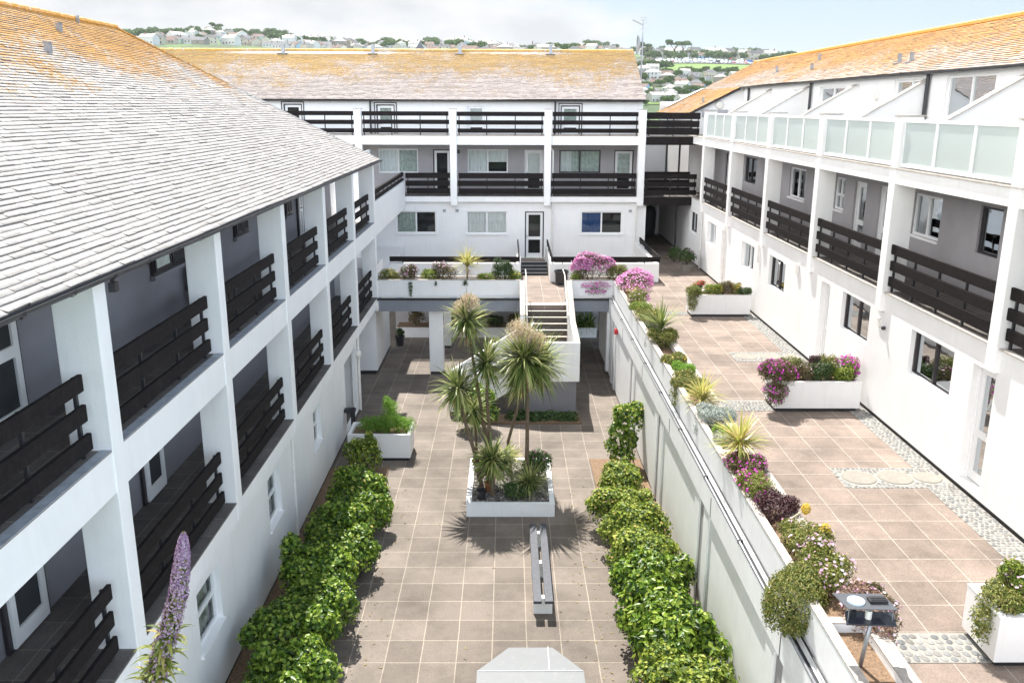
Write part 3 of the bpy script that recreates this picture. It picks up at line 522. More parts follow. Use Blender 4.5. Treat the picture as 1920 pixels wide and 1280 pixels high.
m = MB(); m.box(-26, 6.35, 39.99, 42.6, -1.268, -1.25); m.box(-6.2, 6.2, 40.0, 41.56, -3.948, -3.93); part(fr, 'balcony_floor', m, PAVEB)
fc = [-19.4, -15.16, -10.92, -6.68, -2.44, 1.80, 6.03]
for x in fc:
    m = MB(); m.box(x - .15, x + .15, 39.92, 40.35, -4.36 if x > -5 else -3.9, -.12); part(fr, 'pier', m, WHITE, bevel=.01)
m = MB()
for x in fc: m.box(x - .17, x + .17, 39.9, 40.37, -.118, -.09)
part(fr, 'pier_cap', m, COPING)
for x0, x1 in zip(fc[:-1], fc[1:]):
    railing(fr, 'y', 39.98, x0 + .19, x1 - .19, -1.25, -1, bh=.19, top=1.03, pitch=.365, posts=(.34, .67))
    if x0 > -5: railing(fr, 'y', 39.98, x0 + .19, x1 - .19, -3.93, -1, bh=.24, top=1.03, pitch=.345, posts=(.34, .67))
railing(fr, 'y', 39.98, -4.6, -2.63, -3.93, -1, bh=.24, top=1.03, pitch=.345, posts=(.5,))
SL_F = slatemat('brown_slate_far', (0.54, 0.455, 0.415), (0.42, 0.35, 0.315), (0.44, 0.235, 0.045), 9.8, 11.9, -.12, .36)
sF = math.atan(.5); uF = (0, math.cos(sF), math.sin(sF)); LF = 4.85 / math.cos(sF)
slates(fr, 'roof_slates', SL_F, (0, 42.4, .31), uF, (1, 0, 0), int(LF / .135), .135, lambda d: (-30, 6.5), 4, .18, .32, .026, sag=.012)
m = MB(); m.quad((-30, 42.42, .28), (6.48, 42.42, .28), (6.48, 47.25, 2.69), (-30, 47.25, 2.69)); m.quad((-30, 47.25, 2.69), (6.48, 47.25, 2.69), (6.48, 52, .3), (-30, 52, .3)); m.quad((-30, 42.42, .28), (6.48, 42.42, .28), (6.48, 52, .28), (-30, 52, .28)); part(fr, 'roof_deck', m, TIMBER)
m = MB()
for k in range(80): m.tube((-30 + k * .456, 47.27, 2.76), (-30 + k * .456 + .45, 47.27, 2.765), .09, .10, 7)
part(fr, 'ridge_tile', m, SL_F)
m = MB(); m.quad((-30, 46.92, 2.585), (6.4, 46.92, 2.585), (6.4, 47.2, 2.725), (-30, 47.2, 2.725)); part(fr, 'ridge_flashing', m, mat('pinkish_mortar', (0.60, 0.52, 0.48), 0.8, .15, 8))
gutter(fr, [(-26, 42.36, .28), (6.5, 42.36, .28)], .055)
for px in (-11.5, -6.9, -2.45, 2.2): vent(fr, px, 46.95, 2.72, .9)
for x in (-6.48, 2.24): m = MB(); m.tube((x, 42.5, .25), (x, 42.5, -1.25), .045); part(fr, 'downpipe', m, GUTTER)
m = MB(); m.path([(1.93, 40.35, -1.75), (2.05, 40.1, -1.95), (2.05, 40.12, -4.0), (2.05, 40.12, -6.9)], [.035] * 4); part(fr, 'downpipe', m, PVC)
m = MB(); m.tube((5.9, 40.12, -4.4), (5.9, 40.12, -6.9), .03); part(fr, 'downpipe', m, PVC)
for x in (-2.9, -2.32, 5.64): m = MB(); m.box(x - .07, x + .07, 40.17, 40.2, -4.68, -4.55); part(fr, 'air_vent', m, METAL)
for x in (-2.3, -6.74): m = MB(); m.box(x - .06, x + .06, 41.5, 41.56, -2.12, -1.95); part(fr, 'wall_lamp', m, BLACK)
# patio in front of the far range
pt = thing('raised_patio', 'raised white-walled patio with a black rail before the far range door', 'patio', (0, 37, TZ))
m = MB(); m.box(-4.75, .5, 34.6, 34.78, -7.05, -6.08); m.box(1.72, 6.1, 34.6, 34.78, -6.83, -6.08); m.box(5.92, 6.1, 34.78, 40.15, -6.83, -6.08); m.box(.38, .54, 34.78, 39.4, -7.05, -6.08); m.box(1.72, 1.88, 34.78, 39.4, -6.83, -6.08); part(pt, 'low_wall', m, WHITE)
m = MB(); m.box(-4.75, .37, 34.785, 40.2, -7.05, -6.83); m.box(1.89, 5.91, 34.785, 40.2, -7.05, -6.83); m.box(.55, 1.71, 37.0, 40.2, -7.0, -6.80); part(pt, 'patio_floor', m, PAVET)
m = MB(); m.box(-6.19, -4.76, 33.01, 40.15, -7.05, -6.3); part(pt, 'side_ledge', m, WHITE)
m = MB(); m.box(-4.72, .44, 34.53, 34.59, -6.0, -5.8); m.box(1.74, 6.1, 34.53, 34.59, -6.0, -5.8); m.box(6.08, 6.14, 34.6, 40.0, -6.0, -5.8); m.box(.44, .49, 34.6, 39.3, -5.95, -5.8); m.box(1.77, 1.82, 34.6, 39.3, -5.95, -5.8)
ra = part(pt, 'railing', m, TIMBER)
for x, y in [(-4.2 + k * 1.5, 34.6) for k in range(4)] + [(2.2, 34.6), (3.9, 34.6), (5.5, 34.6)] + [(6.1, 35.2 + k * 1.5) for k in range(4)] + [(.465, 34.9 + k * 1.4) for k in range(4)] + [(1.795, 34.9 + k * 1.4) for k in range(4)]:
    q = MB(); q.box(x - .02, x + .02, y - .0, y + .04, -6.08, -5.85); part(ra, 'rail_post', q, BLACK)
st = thing('black_steps', 'four black steps with pale nosings up to the patio door', 'steps', (1.13, 36.5, TZ))
m = MB(); e = MB()
for k in range(4):
    z = TZ + .11 * (k + 1); m.box(.57, 1.70, 36.12 + k * .26, 37.0, TZ + .11 * k, z); e.box(.58, 1.69, 36.105 + k * .26, 36.119 + k * .26, z - .022, z + .004)
part(st, 'step', m, BLACK); part(st, 'nosing', e, METAL)
# ================================================================== RIGHT WING
cr_ = [5.1, 9.80, 14.50, 19.19, 23.87, 28.56, 33.25, 37.93]
rw = thing('right_wing', 'long white building on the right with frosted glass balconies under an orange-lichened roof', 'building', (9, 24, TZ))
rh = [(10.4, 12.3, -5.4, -4.43), (14.25, 15.0, -6.62, -4.43), (15.7, 17.48, -5.38, -4.43), (19.62, 21.33, -5.38, -4.43), (22.2, 22.85, -6.6, -4.46), (25.95, 27.6, -5.54, -4.55), (29.4, 31.0, -5.52, -4.6), (33.4, 34.0, -6.6, -4.62), (35.0, 36.5, -5.5, -4.6), (38.6, 40.1, -5.5, -4.57)]
m = MB(); wall(m, 'x', 8.4, -1, 4, 42.2, -6.75, -3.96, rh, .16); m.box(8.4, 8.5, 42.2, 50, -6.75, -3.9); m.box(8.6, 11, 50.8, 51, -7, .3); part(rw, 'ground_wall', m, WHITE)
m = MB(); m.box(8.44, 8.6, 4, 50, TZ, -6.75); part(rw, 'plinth', m, BLACK)
bk = {0: CURT, 2: None, 3: CURTW, 5: CURTW, 6: CURT, 8: CURT, 9: CURT}
for i, h in enumerate(rh):
    if i in (1, 4, 7): door(rw, 'x', 8.4, -1, h, .16, UPVC, UPVC, .42)
    else:
        window(rw, 'x', 8.4, -1, h, .13, DARKFR if i in (0, 2, 3, 5, 9) else UPVC, (.5,), (), ([(CURT, .5, 1, 0, 1)] if i == 2 else bk[i]), False)
        s = MB(); y0, y1, z0, _ = h; s.prism([(8.4 - .002, z0 - .002), (8.4 + .12, z0 + .05), (8.4 + .12, z0 - .002)], 'y', y0 + .002, y1 - .002); part(rw, 'sill', s, WHITE)
rm = [(10.9, 12.9, -3.0, -1.98), (17.35, 18.2, -2.94, -1.95), (19.85, 21.25, -2.97, -1.98), (22.5, 23.3, -3.9, -1.98), (24.15, 24.97, -3.9, -2.0), (25.72, 26.5, -2.94, -2.0), (29.18, 30.85, -3.0, -1.99), (35.12, 36.8, -2.97, -1.97), (39.2, 40.2, -3.9, -2.0), (32.2, 33.0, -3.9, -2.0)]
m = MB(); wall(m, 'x', 9.87, -1, 4, 42.2, -3.95, -1.55, rm, .1); part(rw, 'middle_wall', m, GREYR)
for i, h in enumerate(rm):
    if i in (3, 4, 8, 9): door(rw, 'x', 9.87, -1, h, .1, UPVC if i in (3, 4) else DARKFR, UPVC if i != 9 else BLACK, .4)
    else: window(rw, 'x', 9.87, -1, h, .08, DARKFR if i in (1, 7) else UPVC, () if i in (1,) else (.5,), (.45,) if i == 5 else (), CURT if i in (0, 1, 2, 7) else None, i in (2, 5, 6))
rt_ = [(15.6, 17.9, -1.2, .76), (20.43, 22.71, -1.2, .77), (23.8, 25.76, -.3, .74), (29.5, 31.88, -1.2, .68), (33.5, 34.74, -.6, .66), (10.9, 13.1, -1.2, .76)]
m = MB(); wall(m, 'x', 11, -1, 5, 42.17, -1.25, .93, rt_, .12); part(rw, 'upper_wall', m, WHITE)
for i, h in enumerate(rt_): window(rw, 'x', 11, -1, h, .1, UPVC, (.5,), (), [(CURT, 0, .22, 0, 1), (CURTW, .28, .45, 0, 1)] + ([(BRICKIN, 0, .45, 0, 1)] if i in (1,) and False else []), False)
m = MB(); m.box(8.3 + .02, 11, 4, 42.2, -1.58, -1.27); m.box(8.42, 9.87, 4, 42.2, -4.2, -3.95); part(rw, 'floor_slab', m, WHITE)
m = MB(); m.box(8.29, 8.5, 4, 42.2, -1.268, -1.242); m.box(8.34, 8.46, 4, 42.2, -3.958, -3.93); part(rw, 'slab_edging', m, COPING)
m = MB(); m.box(8.5, 11, 4, 42.2, -1.268, -1.248); m.box(8.46, 9.87, 4, 42.2, -3.955, -3.936); part(rw, 'balcony_floor', m, PAVEB)
for y in cr_:
    m = MB(); m.box(8.3, 8.78, y - .3, y, -4.38, -.18); part(rw, 'pier', m, WHITE, bevel=.012)
    m = MB(); m.box(8.28, 8.81, y - .32, y + .02, -.178, -.15); part(rw, 'pier_cap', m, COPING)
    m = MB(); m.prism([(8.79, -1.26), (11, -1.26), (11, .71), (10.85, .64), (8.79, -.56)], 'y', y - .24, y - .06); q = part(rw, 'sloping_partition', m, WHITE)
    m = MB(); rg = random.Random(int(y * 10)); x = 8.79
    while x < 10.9:
        x2 = min(10.98, x + rg.uniform(.22, .4)); z = -.56 + (x - 8.79) * .585; z2 = -.56 + (x2 - 8.79) * .585; t = rg.uniform(.025, .04); m.prism([(x + .004, z + .003), (x2, z2 + .003), (x2, z2 + t), (x + .004, z + t + .006)], 'y', y - .28, y - .02); x = x2
    part(q, 'coping', m, COPING)
for y0, y1 in zip(cr_[:-1], cr_[1:]):
    railing(rw, 'x', 8.38, y0 + .15, y1 - .34, -3.93, -1, th=.055, bh=.21, top=1.05, pitch=.345, posts=(.25, .5, .75))
    a, b_ = y0 + .03, y1 - .33; m = MB(); w_ = (b_ - a) / 3
    m.box(8.36, 8.42, a, b_, -.30, -.235); m.box(8.36, 8.42, a, b_, -1.21, -1.14)
    for k in range(4):
        for s in ((0, 1) if 0 < k < 3 else (0,)):
            yy = a + k * w_ + (-.045 + s * .05 if 0 < k < 3 else (0 if k == 0 else -.045)); m.box(8.363, 8.417, yy, yy + .042, -1.14, -.30)
    g = part(rw, 'glass_balustrade', m, UPVC)
    for k in range(3):
        q = MB(); q.box(8.385, 8.395, a + k * w_ + .045, a + (k + 1) * w_ - .045, -1.15, -.29); part(g, 'frosted_pane', q, FROST)
SL_R = slatemat('orange_lichen_slate', (0.46, 0.40, 0.36), (0.34, 0.28, 0.24), (0.46, 0.20, 0.03), 7.75, 8.9, .04, .42)
sR = math.atan(.5); uR = (math.cos(sR), 0, math.sin(sR)); LR = 2.95 / math.cos(sR)
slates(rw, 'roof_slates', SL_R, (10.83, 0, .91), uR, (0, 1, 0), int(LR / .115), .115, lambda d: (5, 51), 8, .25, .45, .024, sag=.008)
SL_R2 = slatemat('orange_lichen_slate_low', (0.46, 0.40, 0.36), (0.34, 0.28, 0.24), (0.46, 0.20, 0.03), 6.5, 7.8, .22, .34)
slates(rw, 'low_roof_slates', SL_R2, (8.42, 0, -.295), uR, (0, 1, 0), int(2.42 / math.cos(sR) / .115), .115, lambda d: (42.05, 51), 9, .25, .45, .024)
m = MB(); m.quad((10.85, 5, .88), (10.85, 51, .88), (13.8, 51, 2.355), (13.8, 5, 2.355)); m.quad((13.8, 5, 2.355), (13.8, 51, 2.355), (18, 51, .2), (18, 5, .2)); m.quad((8.45, 42.07, -.32), (8.45, 50.98, -.32), (10.85, 50.98, .88), (10.85, 42.07, .88)); m.quad((10.85, 5, .88), (18, 5, .2), (18, 51, .2), (10.85, 51, .88)); part(rw, 'roof_deck', m, TIMBER)
m = MB(); m.poly([(8.6, 42.17, -7), (11.0, 42.17, -7), (11.0, 42.17, .94), (8.6, 42.17, -.26)]); m.box(8.6, 8.62, 42.17, 51, -7, -.3)
for k in range(101): pass
part(rw, 'end_wall', m, WHITE)
m = MB()
for k in range(100): m.tube((13.8, 5 + k * .46, 2.42), (13.8, 5 + k * .46 + .45, 2.425), .08, .09, 7)
part(rw, 'ridge_tile', m, SL_R)
m = MB(); m.prism([(8.42, -.33), (10.83, .875), (10.83, .80), (8.42, -.405)], 'y', 42.02, 42.06); part(rw, 'barge_board', m, GUTTER)
gutter(rw, [(10.79, 5, .89), (10.79, 42.05, .89)], .055)
for y in (23.58, 32.63, 41.0): m = MB(); m.tube((10.92, y, .85), (10.92, y, -1.2), .05); part(rw, 'downpipe', m, GUTTER)
for (x, y) in ((11.55, 26.1), (11.55, 26.9), (11.75, 35.2), (12.7, 37.2), (12.0, 40.6), (9.4, 43.4)): vent(rw, x, y, .92 + (x - 10.83) * .5 + .08, .5)
m = MB(); m.lathe((0, 0, 0), [(.001, .06), (.12, .05), (.16, 0)], 16); m.v = [(10.99 - z, 26.89 + x, .34 + y) for x, y, z in m.v]; part(rw, 'wall_lamp', m, PVC)
m = MB(); m.lathe((0, 0, 0), [(.001, .06), (.16, .05), (.2, 0)], 16); m.v = [(9.9 + x, 42.16 - z, .1 + y) for x, y, z in m.v]; part(rw, 'wall_lamp', m, PVC)
m = MB(); m.box(9.1, 10.3, 42.1, 42.165, -.45, -.12); part(rw, 'window', m, METAL)
m = MB(); m.box(8.34, 8.39, 24.68, 24.88, -4.66, -4.36); part(rw, 'wall_box', m, PVC)
m = MB(); m.box(8.36, 8.398, 18.98, 19.1, -4.75, -4.58); part(rw, 'wall_box', m, PVC)
m = MB(); m.blob((8.35, 18.72, -4.72), .05, .05, .05, 8, 6); part(rw, 'security_camera', m, BLACK)
m = MB(); m.prism([(9.0, 0), (9.05, 0), (9.05, .06), (9.0, .06)], 'y', 46.4, 50.8); m.v = [(x, y, z - .02) for x, y, z in m.v]
q = MB(); q.quad((8.9, 50.2, .02), (8.9, 50.9, .02), (10.9, 50.9, 1.02), (10.9, 50.2, 1.02)); part(rw, 'roof_window', q, UPVC)
for (y, z) in ((33.4, -6.8), (37.5, -6.8), (28.75, -5.0)): m = MB(); m.tube((8.36, y, -4.4), (8.36, y, z), .033); part(rw, 'downpipe', m, PVC)
# ================================================================== FOOTBRIDGE
fb = thing('timber_footbridge', 'two-level dark timber footbridge between the far range and the right building', 'footbridge', (7.3, 40.8, -4.4))
m = MB()
for zt in (-1.27, -3.95): m.box(6.2, 8.62, 40.0, 40.06, zt - .38, zt - .02); m.box(6.2, 8.62, 41.5, 41.56, zt - .38, zt - .02)
part(fb, 'fascia', m, TIMBER)
m = MB()
for zt in (-1.27, -3.95): m.box(6.2, 8.62, 40.065, 41.495, zt - .12, zt)
m.box(6.42, 8.38, 41.6, 48.4, -4.25, -4.0)
part(fb, 'deck', m, PAVEB)
railing(fb, 'y', 39.98, 6.22, 8.58, -1.25, -1, bh=.28, top=1.0, pitch=.335, posts=(.5,)); railing(fb, 'y', 41.5, 6.22, 8.58, -1.25, -1, bh=.28, top=1.0, pitch=.335, posts=(.5,))
railing(fb, 'y', 39.98, 6.22, 8.58, -3.93, -1, bh=.22, top=1.0, pitch=.36, posts=(.5,)); railing(fb, 'y', 41.5, 6.22, 8.58, -3.93, -1, bh=.22, top=1.0, pitch=.36, posts=(.5,))
for x in (7.45, 8.05):
    m = MB(); m.box(x - .04, x + .04, 41.6, 41.68, -9.4 if x > 8 else -3.95, -1.3); part(fb, 'post', m, BLACK)
pw = thing('passage_wall', 'plain white wall closing the passage under the footbridge', 'wall', (7.4, 48.6, TZ))
m = MB(); m.box(6.3, 8.6, 48.5, 48.7, -7.2, -1.4); part(pw, 'wall', m, WHITE); m = MB(); m.box(6.9, 7.45, 48.44, 48.49, -5.85, -4.6); q = part(pw, 'window', m, DARKFR); m = MB(); m.box(6.94, 7.41, 48.43, 48.438, -5.81, -4.64); part(q, 'pane', m, CURTW)
m = MB(); m.lathe((7.75, 47.6, TZ), [(.001, .0), (.28, 0), (.33, .5), (.35, 1.3), (.25, 1.62), (.001, 1.7)], 12); solo('covered_parasol', m, BLACK, 'black covered bundle standing in the passage under the footbridge', 'covered parasol', (7.75, 47.6, TZ), smooth=True)
# ================================================================== RETAINING WALL AND PLANTER TROUGHS
rtw = thing('retaining_wall', 'long white retaining wall with planted trough on top between courtyard and terrace', 'wall', (3.9, 18, G))
m = MB(); m.box(3.70, 4.3, 3, 34, -9.42, -7.06); part(rtw, 'lower_wall', m, WHITE2)
m = MB(); m.box(3.74, 4.2, 3, 34, G, -9.42); part(rtw, 'plinth', m, BLACK)
for yc in (10.2, 15.0, 19.8, 24.6, 29.2):
    for s in (-1, 1):
        q = MB(); q.box(3.66, 3.698, yc + s * .38 - .2, yc + s * .38 + .2, -9.45, -7.085); part(rtw, 'pilaster', q, WHITE2, bevel=.008)
    q = MB(); q.box(3.69, 3.699, yc - .16, yc + .16, -9.4, -7.09); part(rtw, 'joint', q, GREYR)
m = MB(); m.prism([(3.63, -7.08), (3.84, -7.08), (3.84, -6.60), (3.64, -6.60), (3.63, -6.62)], 'y', 3, 30.4); part(rtw, 'beam', m, WHITE2)
m = MB()
for k in range(7): m.box(3.624, 3.65, 6 + k * 4.1, 6.015 + k * 4.1, -7.085, -6.7)
m.box(3.668, 3.715, 3, 30.45, -6.598, -6.585)  # dark strip along the beam top between pipe and trough wall
part(rtw, 'dark_joint_and_strip', m, GUTTER)
m = MB(); m.tube((3.645, 3, -6.575), (3.645, 30.4, -6.575), .022); p_ = part(rtw, 'pipe', m, METAL, smooth=True)
q = MB()
for k in range(11): q.box(3.62, 3.70, 5 + k * 2.45, 5.03 + k * 2.45, -6.6, -6.545)
part(p_, 'pipe_clip', q, BLACK)
m = MB(); m.tube((3.745, 3, -6.49), (3.745, 30.4, -6.49), .014); part(rtw, 'cable', m, BLACK)
m = MB(); m.box(3.78, 3.89, 3, 30.66, -6.62, -5.985); m.box(4.28, 4.455, 3, 31.3, -6.9, -5.985)
for y in (9.2, 14.55, 19.45, 24.4): m.box(3.89, 4.28, y, y + .13, -6.6, -5.985)
part(rtw, 'trough_wall', m, WHITE2)
m = MB(); rg = random.Random(4)
def cop(x0, x1, y0, y1):
    y = y0
    while y < y1 - .05:
        y2 = min(y1, y + rg.uniform(.8, 1.4)); d = rg.uniform(0, .006); m.box(x0 - .008, x1 + .008, y + .003, y2, -5.983, -5.965 + d); y = y2
cop(3.78, 3.89, 3, 30.55); cop(4.28, 4.455, 3, 31.3)
for y in (9.2, 14.55, 19.45, 24.4): m.box(3.9, 4.27, y, y + .13, -5.983, -5.966)
part(rtw, 'coping', m, COPING)
m = MB(); m.box(3.89, 4.28, 3, 31.2, -6.6, -6.1); part(rtw, 'soil', m, SOIL)
m = MB(); m.tube((3.58, 28.2, -7.25), (3.69, 28.2, -7.25), .1, .1, 14); part(rtw, 'alarm_bell', m, mat('red_enamel', (.55, .02, .03), .3))
m = MB(); m.box(3.58, 3.69, 30.35, 30.7, -9.3, -7.1); part(rtw, 'door_post', m, WHITE2)
# ---- front bridge planter across the courtyard
br = thing('bridge_planter', 'white planted trough on a blue-grey beam spanning the courtyard', 'planter', (-.5, 30.9, G))
m = MB()
for a, b_ in ((-4.74, .45), (2.24, 3.78)):
    m.box(a, b_, 30.55, 30.66, -6.62, -5.985); m.box(a, b_ + (.5 if b_ > 3 else 0), 31.18, 31.3, -6.84, -5.985)
part(br, 'trough_wall', m, WHITE)
m = MB()
for a, b_ in ((-4.74, .45), (2.24, 3.78)): m.box(a, b_, 30.54, 30.665, -5.983, -5.965); m.box(a, b_, 31.175, 31.305, -5.983, -5.965)
part(br, 'coping', m, COPING)
m = MB(); m.box(-4.74, .45, 30.66, 31.18, -6.6, -6.08); m.box(2.24, 4.28, 30.66, 31.18, -6.6, -6.08); part(br, 'soil', m, SOIL)
m = MB(); m.box(-4.74, .45, 30.4, 31.3, -7.08, -6.68); m.box(2.24, 3.62, 30.4, 31.3, -7.08, -6.68); m.box(.46, 2.23, 30.75, 31.3, -7.08, -6.9); part(br, 'beam', m, BEAMB)
m = MB(); m.box(-4.74, .45, 30.38, 30.56, -6.678, -6.63); m.box(2.24, 3.62, 30.38, 30.56, -6.678, -6.63); part(br, 'black_edge', m, BLACK)
m = MB(); rg = random.Random(3)
for a, b_ in ((-4.5, .4), (2.3, 3.7)):
    x = a
    while x < b_ - .1: x2 = min(b_, x + rg.choice((.8, 1.3, 1.9))); m.box(x, x2 - .25, 30.44, 30.5, -6.6, -6.565); x = x2
part(br, 'white_pipe', m, PVC); m = MB(); m.tube((-4.6, 30.47, -6.605), (.44, 30.47, -6.605), .02); m.tube((2.26, 30.47, -6.605), (3.65, 30.47, -6.605), .02); part(br, 'pipe', m, METAL)
m = MB(); m.box(-4.9, -4.6, 30.3, 30.62, -7.05, -6.7); part(br, 'beam_end', m, PVC)
for x0, x1, y0, y1 in ((-2.84, -2.33, 30.62, 31.15), (-2.56, -2.28, 34.2, 34.5), (2.3, 2.45, 34.2, 34.5)):
    m = MB(); m.box(x0, x1, y0, y1, -9.4, -7.085); q = part(br, 'pillar', m, WHITE, bevel=.01); m = MB(); m.box(x0 + .02, x1 - .02, y0 + .02, y1 - .02, G, -9.4); part(q, 'plinth', m, BLACK)
# ---- undercroft behind: low planter and dark glazing
uc = thing('undercroft_planter', 'low white planter along the back of the shaded undercroft', 'planter', (-.5, 36.1, G))
m = MB(); m.box(-4.75, 3.8, 35.9, 36.0, G, -9.08); part(uc, 'wall', m, WHITE)
m = MB(); m.box(-4.75, 3.8, 36.0, 37.2, G, -9.15); part(uc, 'soil', m, SOIL)
m = MB(); m.box(-4.9, 4.0, 37.2, 37.4, G, -7.05); part(uc, 'back_wall', m, GREYR)
# ================================================================== STAIRS
sr = thing('concrete_staircase', 'white-walled staircase turning from the walkway down into the courtyard', 'staircase', (1.3, 28, G))
RI = 1.15 / 7; m = MB(); no = MB()
for k in range(7):
    z = TZ - RI * (k + 1); y1_ = 30.45 - .27 * k; m.box(.6, 2.1, y1_ - .27 - (1.6 if k == 6 else 0), y1_, z - .3, z)
for k in range(8):
    z = -8.0 - (1.5 / 9) * (k + 1); x = .6 - .28 * k; m.box(x - .28, x, 26.35, 28.4, G, z)
part(sr, 'step', m, mat('brown_step', (0.10, 0.085, 0.075), .85, .2, 12))
for k in range(7):
    z = TZ - RI * k; y1_ = 30.45 - .27 * k; no.box(.605, 2.095, y1_ - .035, y1_ + .05 if k else y1_ + .3, z + (.002 if k else .002), z + .007)
part(sr, 'nosing', no, mat('pale_nosing', (.62, .56, .48), .7, .15, 10))
m = MB(); m.prism([(2.27 - 0, -7.1), (.85, -7.1), (-1.85, -8.62), (-1.85, -9.36), (-1.0, -9.36), (.6, -8.36), (2.27, -8.36)], 'y', 26.18, 26.34); part(sr, 'front_parapet', m, WHITE)
m = MB(); m.prism([(.6, -7.08), (-1.9, -8.68), (-1.9, -9.4), (.6, -9.4)], 'y', 28.42, 28.56); part(sr, 'rear_parapet', m, WHITE)
m = MB(); m.prism([(26.341, -7.1), (28.2, -6.95), (30.54, -5.99), (30.54, -7.2), (28.3, -8.36), (26.341, -8.36)], 'x', 2.102, 2.27)
m.prism([(28.57, -6.8), (30.54, -5.99), (30.54, -7.2), (28.57, -8.3)], 'x', .44, .598); part(sr, 'side_parapet', m, WHITE2)
m = MB(); m.prism([(26.4, -7.098), (28.2, -6.948), (30.5, -5.985), (30.5, -5.96), (28.2, -6.925), (26.4, -7.075)], 'x', 2.09, 2.28); m.prism([(28.57, -6.798), (30.5, -5.985), (30.5, -5.96), (28.57, -6.773)], 'x', .43, .61); part(sr, 'coping', m, COPING)
m = MB(); m.box(.62, 2.2, 26.42, 28.3, -9.45, -8.33); part(sr, 'base', m, GREYL)
m = MB(); m.box(-1.83, -1.0, 26.2, 26.33, G, -9.36); part(sr, 'plinth', m, BLACK)
for x in (.66, 2.04): m = MB(); m.path([(x, 28.55, -7.9), (x, 28.5, -6.78), (x, 30.5, -5.78), (x, 31.6, -5.78)], [.02] * 4); m.tube((x, 30.5, -6.85), (x, 30.5, -5.78), .018); part(sr, 'handrail', m, PVC)
# ================================================================== PLANTERS
def trough(name, label, x0, x1, y0, y1, z0, z1, t=.1, rec=.09, group=None, soil=SOIL, sd=.08, wm=WHITE):
    o = thing(name, label, 'planter', ((x0 + x1) / 2, (y0 + y1) / 2, z0), group)
    m = MB(); b = z0 + rec
    m.box(x0, x1, y0, y0 + t, b, z1); m.box(x0, x1, y1 - t, y1, b, z1); m.box(x0, x0 + t, y0 + t, y1 - t, b, z1); m.box(x1 - t, x1, y0 + t, y1 - t, b, z1); part(o, 'wall', m, wm)
    m = MB(); e = .006
    for a in ((x0 - e, x1 + e, y0 - e, y0 + t), (x0 - e, x1 + e, y1 - t, y1 + e), (x0 - e, x0 + t, y0 + t, y1 - t), (x1 - t, x1 + e, y0 + t, y1 - t)): m.box(*a, z1 + .001, z1 + .012)
    part(o, 'rim', m, wm)
    if rec:
        m = MB(); m.box(x0 + .06, x1 - .06, y0 + .06, y1 - .06, z0, b); part(o, 'plinth', m, BLACK)
    m = MB(); m.box(x0 + t, x1 - t, y0 + t, y1 - t, b, z1 - sd); part(o, 'soil', m, soil); return o
cp = trough('palm_planter', 'low white planter of palms and gravel in the middle of the courtyard', -.98, 1.14, 19.1, 21.95, G, -9.18, .12, 0, soil=GRAVM, sd=.05, wm=WHITE2)
rg = random.Random(11); m = MB()
for k in range(1500):
    x, y = rg.uniform(-.85, 1.0), rg.uniform(19.23, 21.8); s = rg.uniform(.018, .045); m.blob((x, y, -9.225 + rg.uniform(0, .02)), s, s * rg.uniform(.7, 1), s * .6, 5, 3, rg.uniform(0, 3))
info(part(cp, 'gravel', m, GRAVM), kind='stuff')
lp = trough('fennel_planter', 'tall white planter of feathery green fennel beside the left building', -4.40, -2.68, 22.5, 23.5, G, -8.74, .09)
P1 = trough('magenta_planter', 'white terrace planter with magenta flowers spilling at both ends', 6.22, 8.2, 19.15, 20.0, TZ, -6.13, .09, group='white planters on the terrace')
P2 = trough('succulent_planter', 'white terrace planter of yellow succulents and red geraniums near the passage', 6.2, 8.2, 28.65, 29.5, TZ, -6.11, .09, group='white planters on the terrace')
P3 = trough('near_planter', 'white terrace planter of pale pink daisies at the right edge', 6.15, 8.2, 9.55, 10.35, TZ, -6.13, .1, group='white planters on the terrace')
